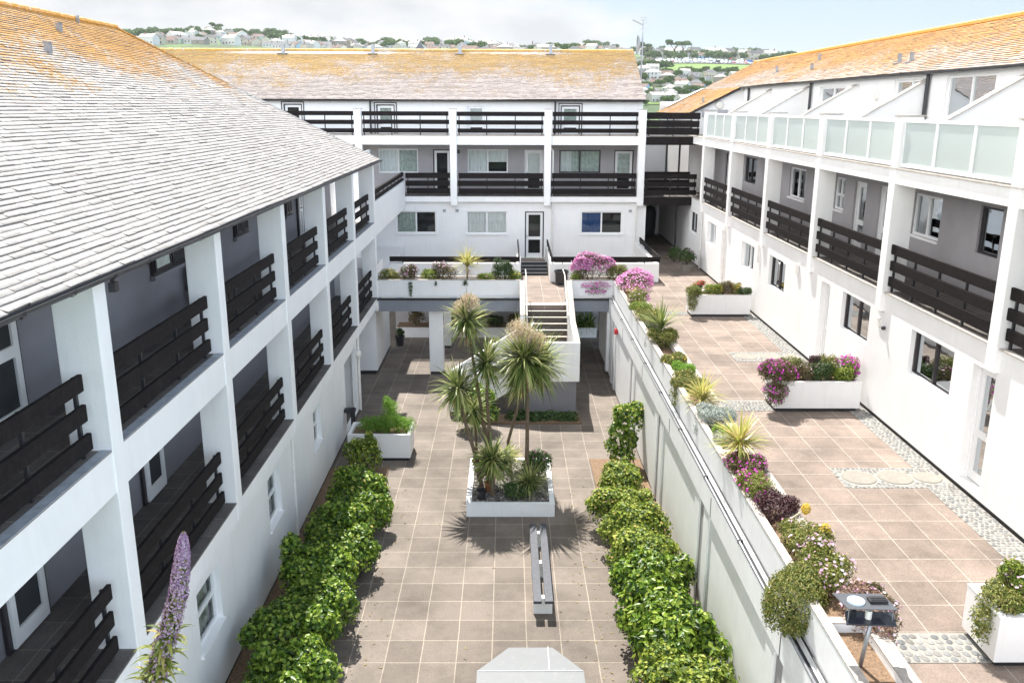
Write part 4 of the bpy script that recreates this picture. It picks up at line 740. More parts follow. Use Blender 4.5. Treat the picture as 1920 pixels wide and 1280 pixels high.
# ================================================================== VEGETATION
def leaves(name, lumps, n, ln, wd, m, parent, org, seed, inner=.72, up=.35, flat=.5, zmin=None, droop=0.0, shell=.25):
    """n folded leaves spread through the outer part of a union of ellipsoids (cx,cy,cz,rx,ry,rz)"""
    rg = np.random.default_rng(seed); Lm = np.array(lumps, float); wgt = (Lm[:, 3] * Lm[:, 4] + Lm[:, 3] * Lm[:, 5]); idx = rg.choice(len(Lm), n, p=wgt / wgt.sum()); A = Lm[idx]
    d = rg.normal(size=(n, 3)); d /= np.linalg.norm(d, axis=1)[:, None]; d[:, 2] = np.where(d[:, 2] < -.55, -d[:, 2], d[:, 2])
    rad = 1 - shell * rg.random(n) ** 1.3 + rg.normal(0, .05, n); C = A[:, :3] + d * A[:, 3:] * rad[:, None]
    keep = np.ones(n, bool)
    for q in Lm: keep &= ((((C - q[:3]) / q[3:]) ** 2).sum(1) > inner ** 2)
    if zmin is not None: keep &= C[:, 2] > zmin
    C = C[keep]; d = d[keep]; n = len(C)
    nrm = d + np.array([0, 0, up]) + rg.normal(0, flat, (n, 3)); nrm /= np.linalg.norm(nrm, axis=1)[:, None]
    t = rg.normal(size=(n, 3)) + d * .4 + np.array([0, 0, -droop]); t -= nrm * (t * nrm).sum(1)[:, None]; t /= np.linalg.norm(t, axis=1)[:, None]; s = np.cross(nrm, t)
    l = ln * rg.uniform(.65, 1.3, n)[:, None]; w_ = wd * rg.uniform(.7, 1.25, n)[:, None]
    base = C - t * l * .5; tip = C + t * l * .5 - nrm * l * .12; md = C + nrm * w_ * -.12; a = C + s * w_ * .5 + nrm * w_ * .14 - t * l * .05; b = C - s * w_ * .5 + nrm * w_ * .14 - t * l * .05
    V = np.stack([base, a, tip, b], 1).reshape(-1, 3); k = (np.arange(n) * 4)[:, None]; F = np.concatenate([k + np.array([[0, 1, 2]]), k + np.array([[0, 2, 3]])])
    return fastmesh(name, V, F, m, parent, org)
def florets(name, lumps, n, r, m, parent, org, seed, top=.1, k=5, out=1.03, sel=None):
    rg = np.random.default_rng(seed); Lm = np.array(lumps, float); idx = rg.choice(len(Lm), n); A = Lm[idx]; d = rg.normal(size=(n, 3)); d /= np.linalg.norm(d, axis=1)[:, None]
    d[:, 2] = np.where(d[:, 2] < top, np.abs(d[:, 2]) * .8 + top, d[:, 2]); d /= np.linalg.norm(d, axis=1)[:, None]; C = A[:, :3] + d * A[:, 3:] * (out + rg.normal(0, .05, n))[:, None]
    kp = np.ones(n, bool)
    for q in Lm: kp &= ((((C - q[:3]) / q[3:]) ** 2).sum(1) > .9)
    C = C[kp]; d = d[kp]; n = len(C)
    nn = d + rg.normal(0, .35, (n, 3)) + np.array([0, -.1, .5]); nn /= np.linalg.norm(nn, axis=1)[:, None]; a = np.cross(nn, rg.normal(size=(n, 3))); a /= np.linalg.norm(a, axis=1)[:, None]; b = np.cross(nn, a); rr = r * rg.uniform(.6, 1.3, n)
    V = [C - nn * (rr * .25)[:, None]]
    for i in range(2 * k):
        th = math.pi * i / k; q = rr * (1.0 if i % 2 == 0 else .55); V.append(C + (a * math.cos(th) + b * math.sin(th)) * q[:, None])
    V = np.stack(V, 1).reshape(-1, 3); s = (np.arange(n) * (2 * k + 1))[:, None]; F = np.concatenate([s + np.array([[0, 1 + i, 1 + (i + 1) % (2 * k)]]) for i in range(2 * k)])
    return fastmesh(name, V, F, m, parent, org)
def blades(name, c, n, ln, wd, m, parent, org, seed, up=(-.35, 1.0), droop=.55, r0=.03, segs=4, hang=0):
    """sword leaves radiating from c"""
    rg = np.random.default_rng(seed); V = []; Fq = []; cnt = 0; c = np.array(c, float)
    for i in range(n):
        sz = rg.uniform(*up); az = rg.uniform(0, 2 * math.pi); h = math.sqrt(max(0, 1 - min(1, sz * sz))); d = np.array([math.cos(az) * h, math.sin(az) * h, sz]); l = ln * rg.uniform(.7, 1.12); w_ = wd * rg.uniform(.8, 1.2)
        sd_ = np.cross(d, [0, 0, 1.0]); sd_ = sd_ / (np.linalg.norm(sd_) + 1e-6); p = c + d * r0 + np.array([0, 0, rg.uniform(-.08, .08)]); pts = []; dd = d.copy(); dr = droop * rg.uniform(.3, 1.3)
        for s in range(segs + 1):
            ww = w_ * (.55 + .9 * (s / segs)) if s < segs * .45 else w_ * (1.15 * (1 - s / segs) + .02); pts.append((p - sd_ * ww * .5, p + sd_ * ww * .5)); p = p + dd * l / segs; dd = dd + np.array([0, 0, -dr / segs * (1 + s * .4)]); dd /= np.linalg.norm(dd)
        for a, b in pts: V += [a, b]
        for s in range(segs): Fq.append([cnt + 2 * s, cnt + 2 * s + 1, cnt + 2 * s + 3, cnt + 2 * s + 2])
        cnt += 2 * (segs + 1)
    return fastmesh(name, V, Fq, m, parent, org)
def core(lumps, parent, m, k=.62):
    """the dark twiggy inside of a bush: many crossing stems, not a solid"""
    mb = MB(); rg = random.Random(int(abs(lumps[0][0] * 1000)))
    for (cx, cy, cz, rx, ry, rz) in lumps:
        for i in range(9):
            t = rg.uniform(0, 6.28); q = rg.uniform(.3, .8); mb.tube((cx + rg.uniform(-.1, .1) * rx, cy + rg.uniform(-.1, .1) * ry, cz - rz), (cx + math.cos(t) * rx * q, cy + math.sin(t) * ry * q, cz + rz * rg.uniform(-.1, .6)), .014, .006, 4, False)
    return part(parent, 'stems', mb, m)
# ---- hydrangea hedges
def bush(x, y, z0, r, h, seed, label, group, mleaf=LEAF, n=2300, ln=.125, wd=.085, fl=0, name='hydrangea_bush', rx=None, flm=None, inner=.6):
    rg = random.Random(seed); o = thing(name, label, 'shrub', (x, y, z0), group); rx = rx or r
    Lm = [(x, y, z0 + h * .46, rx * .78, r * .76, h * .44)]
    for i in range(10): t = rg.uniform(0, 6.28); q = rg.uniform(.3, .66); Lm.append((x + math.cos(t) * rx * q, y + math.sin(t) * r * q, z0 + h * (rg.uniform(.45, .84) - .2 * q), rx * rg.uniform(.22, .38), r * rg.uniform(.22, .38), h * rg.uniform(.17, .28)))
    leaves('leaves', Lm, n, ln, wd, mleaf, o, (x, y, z0), seed, inner, zmin=z0 + .03, shell=.42); core(Lm[:4], o, TWIG)
    if fl: florets('flower_heads', Lm, fl, .036, flm or BUDY, o, (x, y, z0), seed + 1, top=.2, k=5, out=1.04)
    return o
hl = [(-3.62, 11.15, .85, 1.15, 0), (-3.60, 12.25, .82, 1.2, 10), (-3.72, 13.3, .85, 1.2, 12), (-3.55, 14.3, .8, 1.22, 60), (-3.68, 15.3, .78, 1.25, 50), (-3.5, 16.3, .78, 1.2, 110), (-3.62, 17.25, .72, 1.2, 40), (-3.42, 18.2, .72, 1.15, 120), (-3.55, 19.15, .68, 1.1, 130)]
ll = ['nearest hydrangea of the left hedge, cut by the lower edge of the picture', 'big-leaved hydrangea second in the left hedge beneath the nearest ground-floor window', 'hydrangea third from the near end of the left hedge', 'hydrangea fourth from the near end of the left hedge, half in shade', 'hydrangea in the middle of the left hedge', 'yellow-budded hydrangea just past the middle of the left hedge', 'hydrangea third from the far end of the left hedge', 'yellow-flecked hydrangea last but one at the far end of the left hedge', 'small farthest hydrangea of the left hedge, nearest the white fennel planter']
for i, (x, y, r, h, fl) in enumerate(hl): bush(x + (.06 if i % 2 else -.02), y, G, r * 1.0, h * (1.16 if i % 2 == 0 else .98), 20 + i, ll[i], 'hydrangeas of the left hedge', LEAF, 6200, .095, .068, fl, rx=.93)
hr = [(2.95, 10.6, .85, 1.4, 10, LEAF), (2.8, 11.7, .9, 1.45, 60, LEAF2), (2.85, 12.8, .88, 1.45, 20, LEAF), (2.72, 13.95, .9, 1.4, 15, LEAF), (2.75, 15.0, .85, 1.3, 40, LEAF), (2.78, 16.1, .85, 1.3, 240, LEAF2), (2.75, 17.2, .82, 1.25, 260, LEAF2), (2.62, 18.45, .82, 1.2, 240, LEAF2), (2.75, 19.6, .72, 1.15, 200, LEAF2), (2.95, 20.55, .55, .9, 80, LEAF2)]
lr = ['nearest shrub of the right hedge by the lower edge, broad glossy leaves', 'yellowish shrub second from the near end of the right hedge', 'glossy dark green shrub third from the near end of the right hedge', 'bright big-leaved shrub fourth from the near end of the right hedge', 'green shrub in the middle of the right hedge with few buds', 'yellow-budded shrub just past the middle of the right hedge', 'dense yellow-budded shrub fourth from the far end of the right hedge', 'dense yellow-budded shrub third from the far end of the right hedge', 'small-leaved shrub last but one at the far end of the right hedge', 'smallest shrub at the far end of the right hedge beside the bare soil patch']
for i, (x, y, r, h, fl, mm) in enumerate(hr):
    big = mm is LEAF; bush(x + .03, y, G, r * 1.0, h * (1.06 if i % 2 == 0 else .94), 50 + i, lr[i], 'shrubs of the right hedge', mm, 4600 if big else 6000, .13 if big else .08, .07 if big else .055, fl, 'hedge_shrub', rx=.98 if i < 8 else r)
# small standard tree at the hedge end
o = thing('small_tree', 'small round-headed tree with bright leaves at the far end of the right hedge', 'tree', (3.3, 22.3, G)); Lm = [(3.3, 22.3, -8.2, .45, .45, .42), (3.1, 22.2, -8.0, .28, .28, .25), (3.5, 22.4, -7.98, .28, .26, .26), (2.95, 22.0, -8.45, .26, .24, .3), (2.8, 21.9, -8.8, .2, .2, .22), (3.3, 22.1, -8.75, .26, .28, .34), (3.1, 21.9, -9.1, .36, .34, .26)]
leaves('crown', Lm, 2600, .10, .08, LEAF, o, (3.3, 22.3, G), 91, .6, shell=.5); florets('flower_heads', Lm[:3], 60, .04, BUDY, o, (3.3, 22.3, G), 92, .4)
m = MB(); m.path([(3.3, 22.3, G), (3.34, 22.3, -8.9), (3.28, 22.3, -8.3)], [.035, .03, .02]); m.tube((3.34, 22.3, -9.1), (2.95, 21.95, -8.8), .02, .01); m.tube((3.5, 22.3, G), (3.36, 22.3, -8.6), .012); part(o, 'trunk', m, TWIG)
bush(-3.75, 21.35, G, .6, 1.25, 93, 'tall shrub between the left hedge and the white fennel planter', None, LEAF2, 2600, .09, .065, 30, 'garden_shrub')
bush(-.95, 25.0, G, .75, 1.5, 94, 'large bright green shrub behind the palms before the staircase', None, LEAF, 3200, .11, .07, 20, 'garden_shrub', rx=.75)
m = MB(); m.box(2.3, 3.69, 10, 22.6, G + .004, G + .03); struct('hedge_soil', m, SOIL); m = MB(); m.box(-4.78, -3.2, 10, 22.0, G + .004, G + .03); struct('hedge_soil', m, SOIL); m = MB(); m.box(-1.0, 2.3, 25.4, 26.15, G + .004, G + .06); struct('bed_soil', m, SOIL)
o = thing('ground_cover_plants', 'low dark ferny plants at the foot of the staircase block', 'plants', (1.3, 25.8, G)); Lm = [(.2 + k * .3, 25.75 + .1 * math.sin(k * 2), -9.4, .28, .28, .2) for k in range(7)]; leaves('leaves', Lm, 1500, .16, .05, DKLEAF, o, (1.3, 25.8, G), 95, .3, shell=.7); o['kind'] = 'stuff'
# ---- fennel
o = thing('fennel_plant', 'feathery bright green fennel filling the tall white planter on the left', 'plant', (-3.5, 23, -8.82)); Lm = [(-3.9 + k * .27, 23.0 + .12 * math.sin(k * 3), -8.62, .3, .4, .24) for k in range(5)] + [(-3.25, 23.0, -8.3, .3, .35, .42), (-3.35, 22.95, -8.0, .16, .2, .26)]
leaves('fronds', Lm, 9000, .075, .011, LIME, o, (-3.5, 23, -8.82), 96, .15, shell=.95, flat=1.2); core(Lm[:5], o, LIME)
# ---- palms (cordylines)
def cordyline(name, label, base, pts, heads, group=None, seed=0, mb_=BLADE, r=.06):
    o = thing(name, label, 'palm', base, group); m = MB(); P_ = [base] + pts; n = len(P_)
    m.path(P_, [r * (1 - .45 * i / (n - 1)) for i in range(n)], 9); tr = part(o, 'trunk', m, BARK)
    for i, (c, ln, nb, seedh) in enumerate(heads):
        blades('leaf_crown', c, int(nb * 1.15), ln * 1.12, .062, mb_, o, base, seed + i, (-.85, 1.0), .5, segs=5)
        blades('dead_leaves', (c[0], c[1], c[2] - .12), int(nb * .16), ln * .8, .035, DEAD, o, base, seed + 40 + i, (-.95, -.55), .3)
        if seedh:
            rg = random.Random(seed + i); Lm = [(c[0] + rg.uniform(-.12, .12), c[1] + rg.uniform(-.1, .1), c[2] + ln * k, seedh * 1.0, seedh * 1.0, seedh * 1.0) for k in (.42, .68)]
            leaves('seed_head', Lm, 4200, .05, .016, SEED, o, base, seed + 80 + i, .1, shell=.95, flat=1.5)
    return o
pg = 'cordyline palms in the courtyard planter'; B = -9.2
cordyline('cordyline_palm', 'tallest palm, a single slim trunk with a sandy seed head, leaning left', (-.5, 20.7, B), [(-.52, 20.7, -8.2), (-.7, 20.65, -7.0), (-.97, 20.6, -5.2)], [((-.98, 20.6, -5.05), .66, 210, .27)], pg, 1)
cordyline('cordyline_palm', 'biggest-headed palm with a large sandy seed head, right of the planter', (.47, 20.35, B), [(.5, 20.4, -8.2), (.5, 20.45, -7.0), (.47, 20.5, -6.4)], [((.40, 20.45, -5.98), 1.02, 400, .36), ((.78, 20.75, -6.2), .9, 240, .24)], pg, 2)
cordyline('cordyline_palm', 'upright yellow-green palm between the two tallest heads, no seed head', (-.42, 20.3, B), [(-.42, 20.35, -8.2), (-.5, 20.4, -7.0), (-.5, 20.4, -6.2)], [((-.5, 20.4, -6.05), .74, 170, 0)], pg, 3)
cordyline('cordyline_palm', 'leftmost palm leaning out over the paving', (-.62, 19.95, B), [(-.75, 20.0, -8.4), (-1.05, 20.1, -7.4), (-1.2, 20.2, -6.8)], [((-1.2, 20.2, -6.65), .72, 190, 0)], pg, 4)
cordyline('cordyline_palm', 'forked bare-stemmed palm at the back of the planter with a drooping head', (.1, 20.9, B), [(.02, 20.9, -8.3), (.25, 20.9, -7.4), (.35, 20.9, -6.8)], [((.35, 20.95, -6.7), .65, 110, 0)], pg, 5, r=.05)
cordyline('cordyline_palm', 'short bushy palm low at the front left of the planter', (-.36, 19.7, B), [(-.36, 19.75, -8.8), (-.38, 19.8, -8.5)], [((-.38, 19.8, -8.35), .64, 200, 0), ((-.1, 20.3, -8.5), .5, 110, 0)], pg, 6, r=.07)
cordyline('cordyline_palm', 'low palm half way up the left stems of the planter', (-.75, 20.75, B), [(-.8, 20.8, -8.0), (-.85, 20.8, -7.6)], [((-.86, 20.8, -7.4), .6, 110, 0)], pg, 7, r=.04)
for k, (x, y, z, ln, n_, mm, lb) in enumerate([(.55, 19.8, -8.95, .7, 220, BLADE, 'low spiky clump at the front right of the palm planter'), (.12, 21.2, -8.85, .45, 80, BLADEY, 'yellow spiky clump at the back of the palm planter')]):
    o = thing('spiky_plant', lb, 'plant', (x, y, B)); blades('leaves', (x, y, z), n_, ln, .035, mm, o, (x, y, B), 200 + k, (-.2, 1), .5)
for k, (x, y, r, h, mm, n_, lb) in enumerate([(.78, 20.6, .46, .9, DKLEAF, 2600, 'dark shrub with pink flecks at the right of the palm planter'), (.3, 19.55, .42, .4, DKLEAF, 1500, 'low dark rosette plant at the front of the palm planter'), (-.75, 21.3, .25, .35, OLIVE, 600, 'small olive shrub at the back left of the palm planter')]):
    o = bush(x, y, B, r, h, 210 + k, lb, None, mm, n_, .07, .035, 25 if k == 0 else 0, 'planter_shrub', flm=PINK)
def pot(x, y, z, r, h, m_, label, plant=None, seed=0, name='flower_pot'):
    o = thing(name, label, 'pot', (x, y, z)); m = MB(); m.lathe((x, y, z), [(.001, 0), (r * .72, 0), (r * .95, h * .9), (r * 1.06, h * .9), (r * 1.06, h), (r * .9, h), (r * .85, h * .85), (.001, h * .85)], 16); part(o, 'pot', m, m_, smooth=False); return o
pot(-.62, 19.45, B, .12, .24, BLACK, 'small dark pot on the gravel at the front left of the palm planter')
pot(-.45, 19.95, B, .12, .22, mat('terracotta', (.36, .12, .05), .8, .15, 8), 'terracotta pot behind the dark pot in the palm planter')
pot(-4.42, 34.6, G, .2, .42, BLACK, 'black pot of a dark plant in the left corner of the undercroft'); bush(-4.42, 34.6, G + .38, .24, .4, 219, 'small dark plant in the black pot of the undercroft', None, DKLEAF, 500, .07, .05, 0, 'potted_plant')
# plants of the undercroft bed
bp_ = [(-3.9, .5, .75, RUSTY), (-3.1, .45, .6, OLIVE), (-2.2, .5, .8, RUSTY), (-1.3, .5, .85, OLIVE), (-.5, .45, .5, DKLEAF), (.3, .45, .6, RUSTY), (1.2, .4, .5, DKLEAF)]
for k, (x, r, h, mm) in enumerate(bp_): bush(x, 36.5, -9.15, r, h, 230 + k, ['rusty bush at the left end of the undercroft bed', 'olive bush second from the left in the undercroft bed', 'rusty bush behind the front pillar in the undercroft bed', 'tall olive bush under the tall palm head in the undercroft bed', 'low dark bush in the middle of the undercroft bed', 'reddish bush beside the staircase in the undercroft bed', 'dark bush hidden behind the staircase in the undercroft bed'][k], 'bushes in the undercroft bed', mm, 900, .1, .04, 0, 'garden_shrub')
o = thing('strappy_plant', 'green strappy-leaved clump in the right bay of the undercroft', 'plant', (3.0, 36.5, -9.15))
for k in range(5): blades('leaves', (2.55 + k * .25, 36.5, -9.1), 60, 1.0, .05, LEAF, o, (3.0, 36.5, -9.15), 240 + k, (.1, 1), 1.1)
# ---- plants of the troughs: (kind, x, y, z, r, h, label)
def mound(x, y, z, rx, ry, h, ml, mf, nl, nf, label, seed, ln=.045, wd=.02, fr_=.022, name='flowering_plant', grp=None, spill=0, ny=0, shell=.6):
    o = thing(name, label, 'plant', (x, y, z), grp); rg = random.Random(seed); Lm = [(x, y, z + h * .35, rx * .8, ry * .8, h * .6)]
    for i in range(6): t = rg.uniform(0, 6.28); Lm.append((x + math.cos(t) * rx * .55, y + math.sin(t) * ry * .6, z + h * rg.uniform(.35, .7), rx * .42, ry * .36, h * .36))
    if spill: Lm += [(x + spill[0], y + spill[1], z - .12, rx * .6, ry * .6, .22), (x + spill[0] * 1.1, y + spill[1] * 1.1, z - .32, rx * .42, ry * .45, .2)]
    leaves('leaves', Lm, nl, ln, wd, ml, o, (x, y, z), seed, .45, shell=shell, flat=.8); core(Lm[:3], o, TWIG)
    if nf: florets('flowers', Lm, nf, fr_, mf, o, (x, y, z), seed + 1, top=.0)
    return o
S = -6.08
tr = [
 (4.15, 6.6, .3, .35, .25, DRY, None, 1500, 0, 'dry brown twiggy plant behind the bird table, near end of the trough', 0),
 (4.28, 9.35, .26, .5, .32, DRY, PALEP, 2300, 60, 'dry twiggy plant at the foot of the bird table', 0),
 (4.5, 9.6, .26, .28, .28, RUSTY, PALEP, 2200, 190, 'pink-topped ball of a plant spilling onto the pebbles by the bird table', (.12, -.1)),
 (4.1, 10.35, .36, .5, .42, OLIVE, PALEP, 4200, 260, 'pale pink flowering mound behind the bird table', 0),
 (4.15, 11.2, .34, .45, .38, OLIVE, PALEP, 3600, 60, 'green leafy mound with white daisies in front of the yellow flower spikes', 0),
 (4.05, 12.15, .32, .4, .36, PURPL, None, 2600, 0, 'dark purple rosette plant among the trough flowers', 0),
 (3.98, 12.95, .3, .45, .34, OLIVE, MAGENTA, 3200, 110, 'mauve flowering mound next to the purple rosettes', 0),
 (4.0, 13.8, .3, .45, .34, RUSTY, MAGENTA, 3200, 110, 'purple flowering mound at the foot of the near yellow cordyline', 0),
 (3.98, 15.1, .22, .3, .24, SILVER, None, 2000, 0, 'small silvery mound beyond the near yellow cordyline', 0),
 (4.0, 15.35, .2, .25, .3, LIME, None, 1500, 0, 'bright green sprig at the far side of the near yellow cordyline', 0),
 (4.05, 16.35, .38, .42, .30, SILVER, None, 6500, 0, 'big silver-grey mound hanging over the trough wall', (-.12, 0)),
 (4.0, 18.55, .4, .45, .30, OLIVE, YELLOW, 5500, 8, 'grassy green mound with one orange flower overhanging the trough wall', (-.16, 0)),
 (4.05, 19.55, .26, .3, .26, LIME, None, 3000, 0, 'bright green cushion in the middle of the trough', 0),
 (4.0, 20.35, .3, .35, .25, OLIVE, YELLOW, 2800, 20, 'olive and russet cushion in the middle of the trough', 0),
 (4.05, 22.2, .38, .5, .42, OLIVE, None, 4200, 0, 'dense green bush at the foot of the far green cordyline', 0),
 (3.95, 22.9, .26, .35, .3, DKLEAF, None, 1800, 0, 'dark bush left of the far green cordyline', (-.1, 0)),
 (4.0, 24.6, .36, .55, .4, OLIVE, YELLOW, 3800, 25, 'olive mound behind the far green cordyline', 0),
 (4.0, 25.9, .32, .45, .35, LEAF2, None, 3200, 0, 'yellow-green mound between olive mound and pink flowers', 0),
 (4.05, 27.1, .34, .5, .4, OLIVE, PALEP, 3500, 60, 'green mound with white flowers at the near side of the pink cascade', 0),
 (4.25, 28.9, .55, 1.1, .6, RUSTY, PINK, 8000, 2800, 'large pink flower cascade at the far end of the side trough', (.05, -.1)),
]
for k, (x, y, rx, ry, h, ml, mf, nl, nf, lb, sp) in enumerate(tr): mound(x + .07, y, S, rx * 1.22, ry * 1.2, h * 1.12, ml, mf, int(nl * 1.4), int(nf * 1.3), lb, 300 + 3 * k, grp='plants in the terrace-edge trough', spill=sp, ln=.05 if ml in (OLIVE, RUSTY, LIME) else .045, fr_=.024 if y < 20 else .035)
# dome bush hanging over the wall near the bird table
o = thing('dome_bush', 'large dense olive-green dome bush hanging over the trough wall by the bird table', 'shrub', (3.85, 10.0, S)); Lm = [(3.72, 9.95, -6.15, .40, .42, .42), (3.62, 9.95, -6.3, .30, .36, .34), (3.85, 10.1, -6.0, .3, .3, .3)]
leaves('leaves', Lm, 20000, .032, .021, OLIVE, o, (3.85, 10.0, S), 401, .75, shell=.3, flat=.8, up=.2); core(Lm, o, TWIG)
def spike_plant(x, y, z, ln, n_, mm, label, seed, trunk=.15, up=(-.15, 1)):
    o = thing('cordyline', label, 'plant', (x, y, z), 'cordylines in the troughs'); m = MB(); m.tube((x, y, z), (x, y, z + trunk + .1), .035, .03); part(o, 'trunk', m, BARK); blades('leaf_crown', (x, y, z + trunk + .1), n_, ln, .04, mm, o, (x, y, z), seed, up, .45, segs=4)
    blades('dead_leaves', (x, y, z + trunk), int(n_ * .15), ln * .7, .025, DEAD, o, (x, y, z), seed + 9, (-.8, -.2), .3); return o
spike_plant(4.08, 14.25, S, .62, 190, BLADEY, 'yellow-green cordyline on a short stem in the near part of the side trough', 410, .3)
spike_plant(4.1, 17.35, S, .58, 150, BLADEY, 'golden cordyline with orange base between silver mound and grassy mound', 411, .1)
spike_plant(4.08, 22.4, S, .8, 120, BLADE, 'upright green cordyline in the far part of the side trough', 412, .35, (.3, 1))
spike_plant(4.15, 28.0, S, .35, 50, BLADEY, 'small yellow-green spiky clump in front of the pink cascade', 413, .05, (.2, 1))
o = thing('succulent_flower', 'pair of yellow flower spikes leaning out over the trough', 'plant', (4.2, 11.7, S)); m = MB(); m.tube((4.05, 11.3, -5.95), (4.42, 11.15, -5.76), .012); m.tube((4.1, 11.75, -5.95), (4.36, 11.72, -5.73), .012); part(o, 'stem', m, SEED)
florets('flowers', [(4.47, 11.12, -5.74, .08, .07, .1), (4.40, 11.72, -5.70, .06, .06, .08)], 700, .014, YELLOW, o, (4.2, 11.7, S), 415, -1)
# ---- plants in the front bridge trough
bt = [(-4.3, .4, .28, OLIVE, YELLOW, 2500, 20, 'yellow-green mound at the left end of the bridge trough'), (-3.6, .35, .42, RUSTY, PALEP, 2600, 60, 'russet shrub second from the left in the bridge trough'), (-2.75, .35, .3, LEAF2, None, 2000, 0, 'bright green mound left of the pink and white shrub in the bridge trough'), (-2.25, .42, .45, RUSTY, PALEP, 3200, 130, 'pink and white shrub left of the bridge cordyline'), (-.7, .35, .22, LEAF2, PINK, 1800, 20, 'low green plants right of the bridge cordyline'), (-.15, .36, .55, DKLEAF, None, 4200, 0, 'round dark green bush near the right end of the bridge trough'), (.25, .22, .3, LEAF2, YELLOW, 1500, 20, 'yellow-green sprig next to the staircase wall'), (2.45, .22, .25, LEAF2, None, 1000, 0, 'green sprig right of the staircase opening'), (3.0, .72, .72, RUSTY, PINK, 7500, 2400, 'large pink flower cascade right of the staircase'), (3.95, .4, .42, OLIVE, None, 3000, 0, 'green cushion between the two pink cascades')]
for k, (x, rx, h, ml, mf, nl, nf, lb) in enumerate(bt):
    mound(x, 30.9, S, rx * 1.3, .32, h * 1.5, ml, mf, int(nl * 1.5), int(nf * 1.4), lb, 430 + 3 * k, grp='plants in the bridge trough', fr_=.034, spill=(.15, -.28) if k == 8 else 0)
spike_plant(-1.45, 30.9, S, .8, 170, BLADEY, 'cordyline with a short trunk in the bridge trough', 470, .5)
o = thing('trailing_plant', 'dark trailing stems hanging from the left part of the bridge trough', 'plant', (-3.5, 30.5, S)); Lm = [(-3.45 + a, 30.5, -6.1 - .12 * k, .1 - .012 * k, .04, .09) for k in range(5) for a in (0,)] + [(-2.55, 30.5, -6.12, .05, .03, .12), (-1.5, 30.5, -6.1, .1, .04, .15)]; leaves('leaves', Lm, 700, .04, .02, DKLEAF, o, (-3.5, 30.5, S), 471, .1, shell=.9)
# ---- plants in the terrace planters
def row(lst, grp):
    for k, (x, y, z, rx, ry, h, ml, mf, nl, nf, lb, sp, fs) in enumerate(lst): mound(x, y, z, rx * 1.12, ry * 1.15, h * 1.35, ml, mf, int(nl * 1.4), int(nf * 1.3), lb, int(500 + x * 70 + y * 13), grp=grp, spill=sp, fr_=fs)
z = -6.2
row([(6.3, 19.3, z, .46, .42, .42, RUSTY, MAGENTA, 8000, 420, 'magenta flowering bush spilling from the left corner of the near-wall planter', (-.1, -.2), .03), (6.7, 19.75, z, .35, .25, .42, OLIVE, PALEP, 2500, 40, 'pale twiggy plant behind the left magenta bush', 0, .02), (7.0, 19.5, z, .3, .3, .36, RUSTY, PALEP, 2200, 40, 'brownish plant left of the dark rosettes', 0, .02), (7.3, 19.45, z, .3, .28, .36, DKLEAF, None, 2500, 0, 'dark green bush in the middle of the magenta planter', 0, .02), (7.3, 19.75, z + .3, .2, .15, .2, PURPL, None, 900, 0, 'black-purple rosettes rising in the middle of the magenta planter', 0, .02), (7.6, 19.65, z, .28, .28, .44, OLIVE, PALEP, 2400, 50, 'olive plant right of the dark rosettes', 0, .02), (7.85, 19.4, z, .24, .24, .3, LEAF2, None, 2200, 0, 'bright green cushion at the right of the magenta planter', 0, .02), (8.02, 19.6, z, .26, .3, .42, OLIVE, MAGENTA, 2200, 260, 'magenta flowering plant at the right end against the wall', (.05, -.08), .032)], 'plants in the magenta planter')
row([(6.3, 28.75, z, .32, .3, .32, OLIVE, None, 3600, 0, 'grey-green bush spilling from the left corner of the succulent planter', (-.08, -.12), .02), (6.95, 28.95, z, .38, .3, .34, LEAF2, YELLOW, 2600, 30, 'yellow-green succulents in the middle of the succulent planter', 0, .03), (7.4, 29.0, z, .3, .3, .42, RUSTY, REDP, 2200, 15, 'russet-topped succulents right of the middle of the succulent planter', 0, .03), (7.7, 28.95, z, .24, .24, .36, OLIVE, YELLOW, 1500, 25, 'succulents with a yellow bloom at the right of the succulent planter', 0, .03), (8.0, 28.85, z, .26, .24, .26, DKLEAF, None, 1800, 0, 'rounded green cushion at the right end of the succulent planter', 0, .02)], 'plants in the succulent planter')
pot(6.55, 29.25, z, .13, .3, mat('green_glaze', (.02, .12, .07), .35), 'green pot of red geraniums standing in the succulent planter'); mound(6.55, 29.25, z + .28, .24, .2, .22, OLIVE, REDP, 700, 160, 'red geraniums in the green pot', 560, fr_=.03)
row([(6.25, 9.85, z, .26, .3, .26, OLIVE, None, 3000, 0, 'grey-green plant spilling over the left side of the near planter', (-.12, -.02), .02), (6.75, 10.05, z, .36, .28, .42, LEAF2, PALEP, 3200, 90, 'leafy pink and white daisies in the near planter', 0, .024), (7.2, 9.9, z, .3, .28, .36, OLIVE, PALEP, 2500, 60, 'daisy plant at the right edge of the near planter', 0, .024), (6.6, 9.75, z, .15, .12, .12, LIME, None, 500, 0, 'small bright green tuft at the front of the near planter', 0, .02), (7.8, 9.9, z, .3, .28, .36, OLIVE, PALEP, 1500, 40, 'last daisy plant of the near planter beyond the picture edge', 0, .024)], 'plants in the near planter')
# dark potted shrub in the passage
pot(7.75, 37.2, TZ, .28, .3, STONEC, 'pale stone pot by the passage entrance'); bush(7.75, 37.2, TZ + .25, .55, .75, 570, 'dark shrub with white flowers in the stone pot by the passage', None, DKLEAF, 1800, .07, .05, 60, 'potted_shrub', flm=PALEP)
bush(7.6, 39.4, TZ, .4, .75, 571, 'dark shrub farther back in the passage beside the wall', None, DKLEAF, 1200, .07, .05, 20, 'potted_shrub', flm=PALEP)
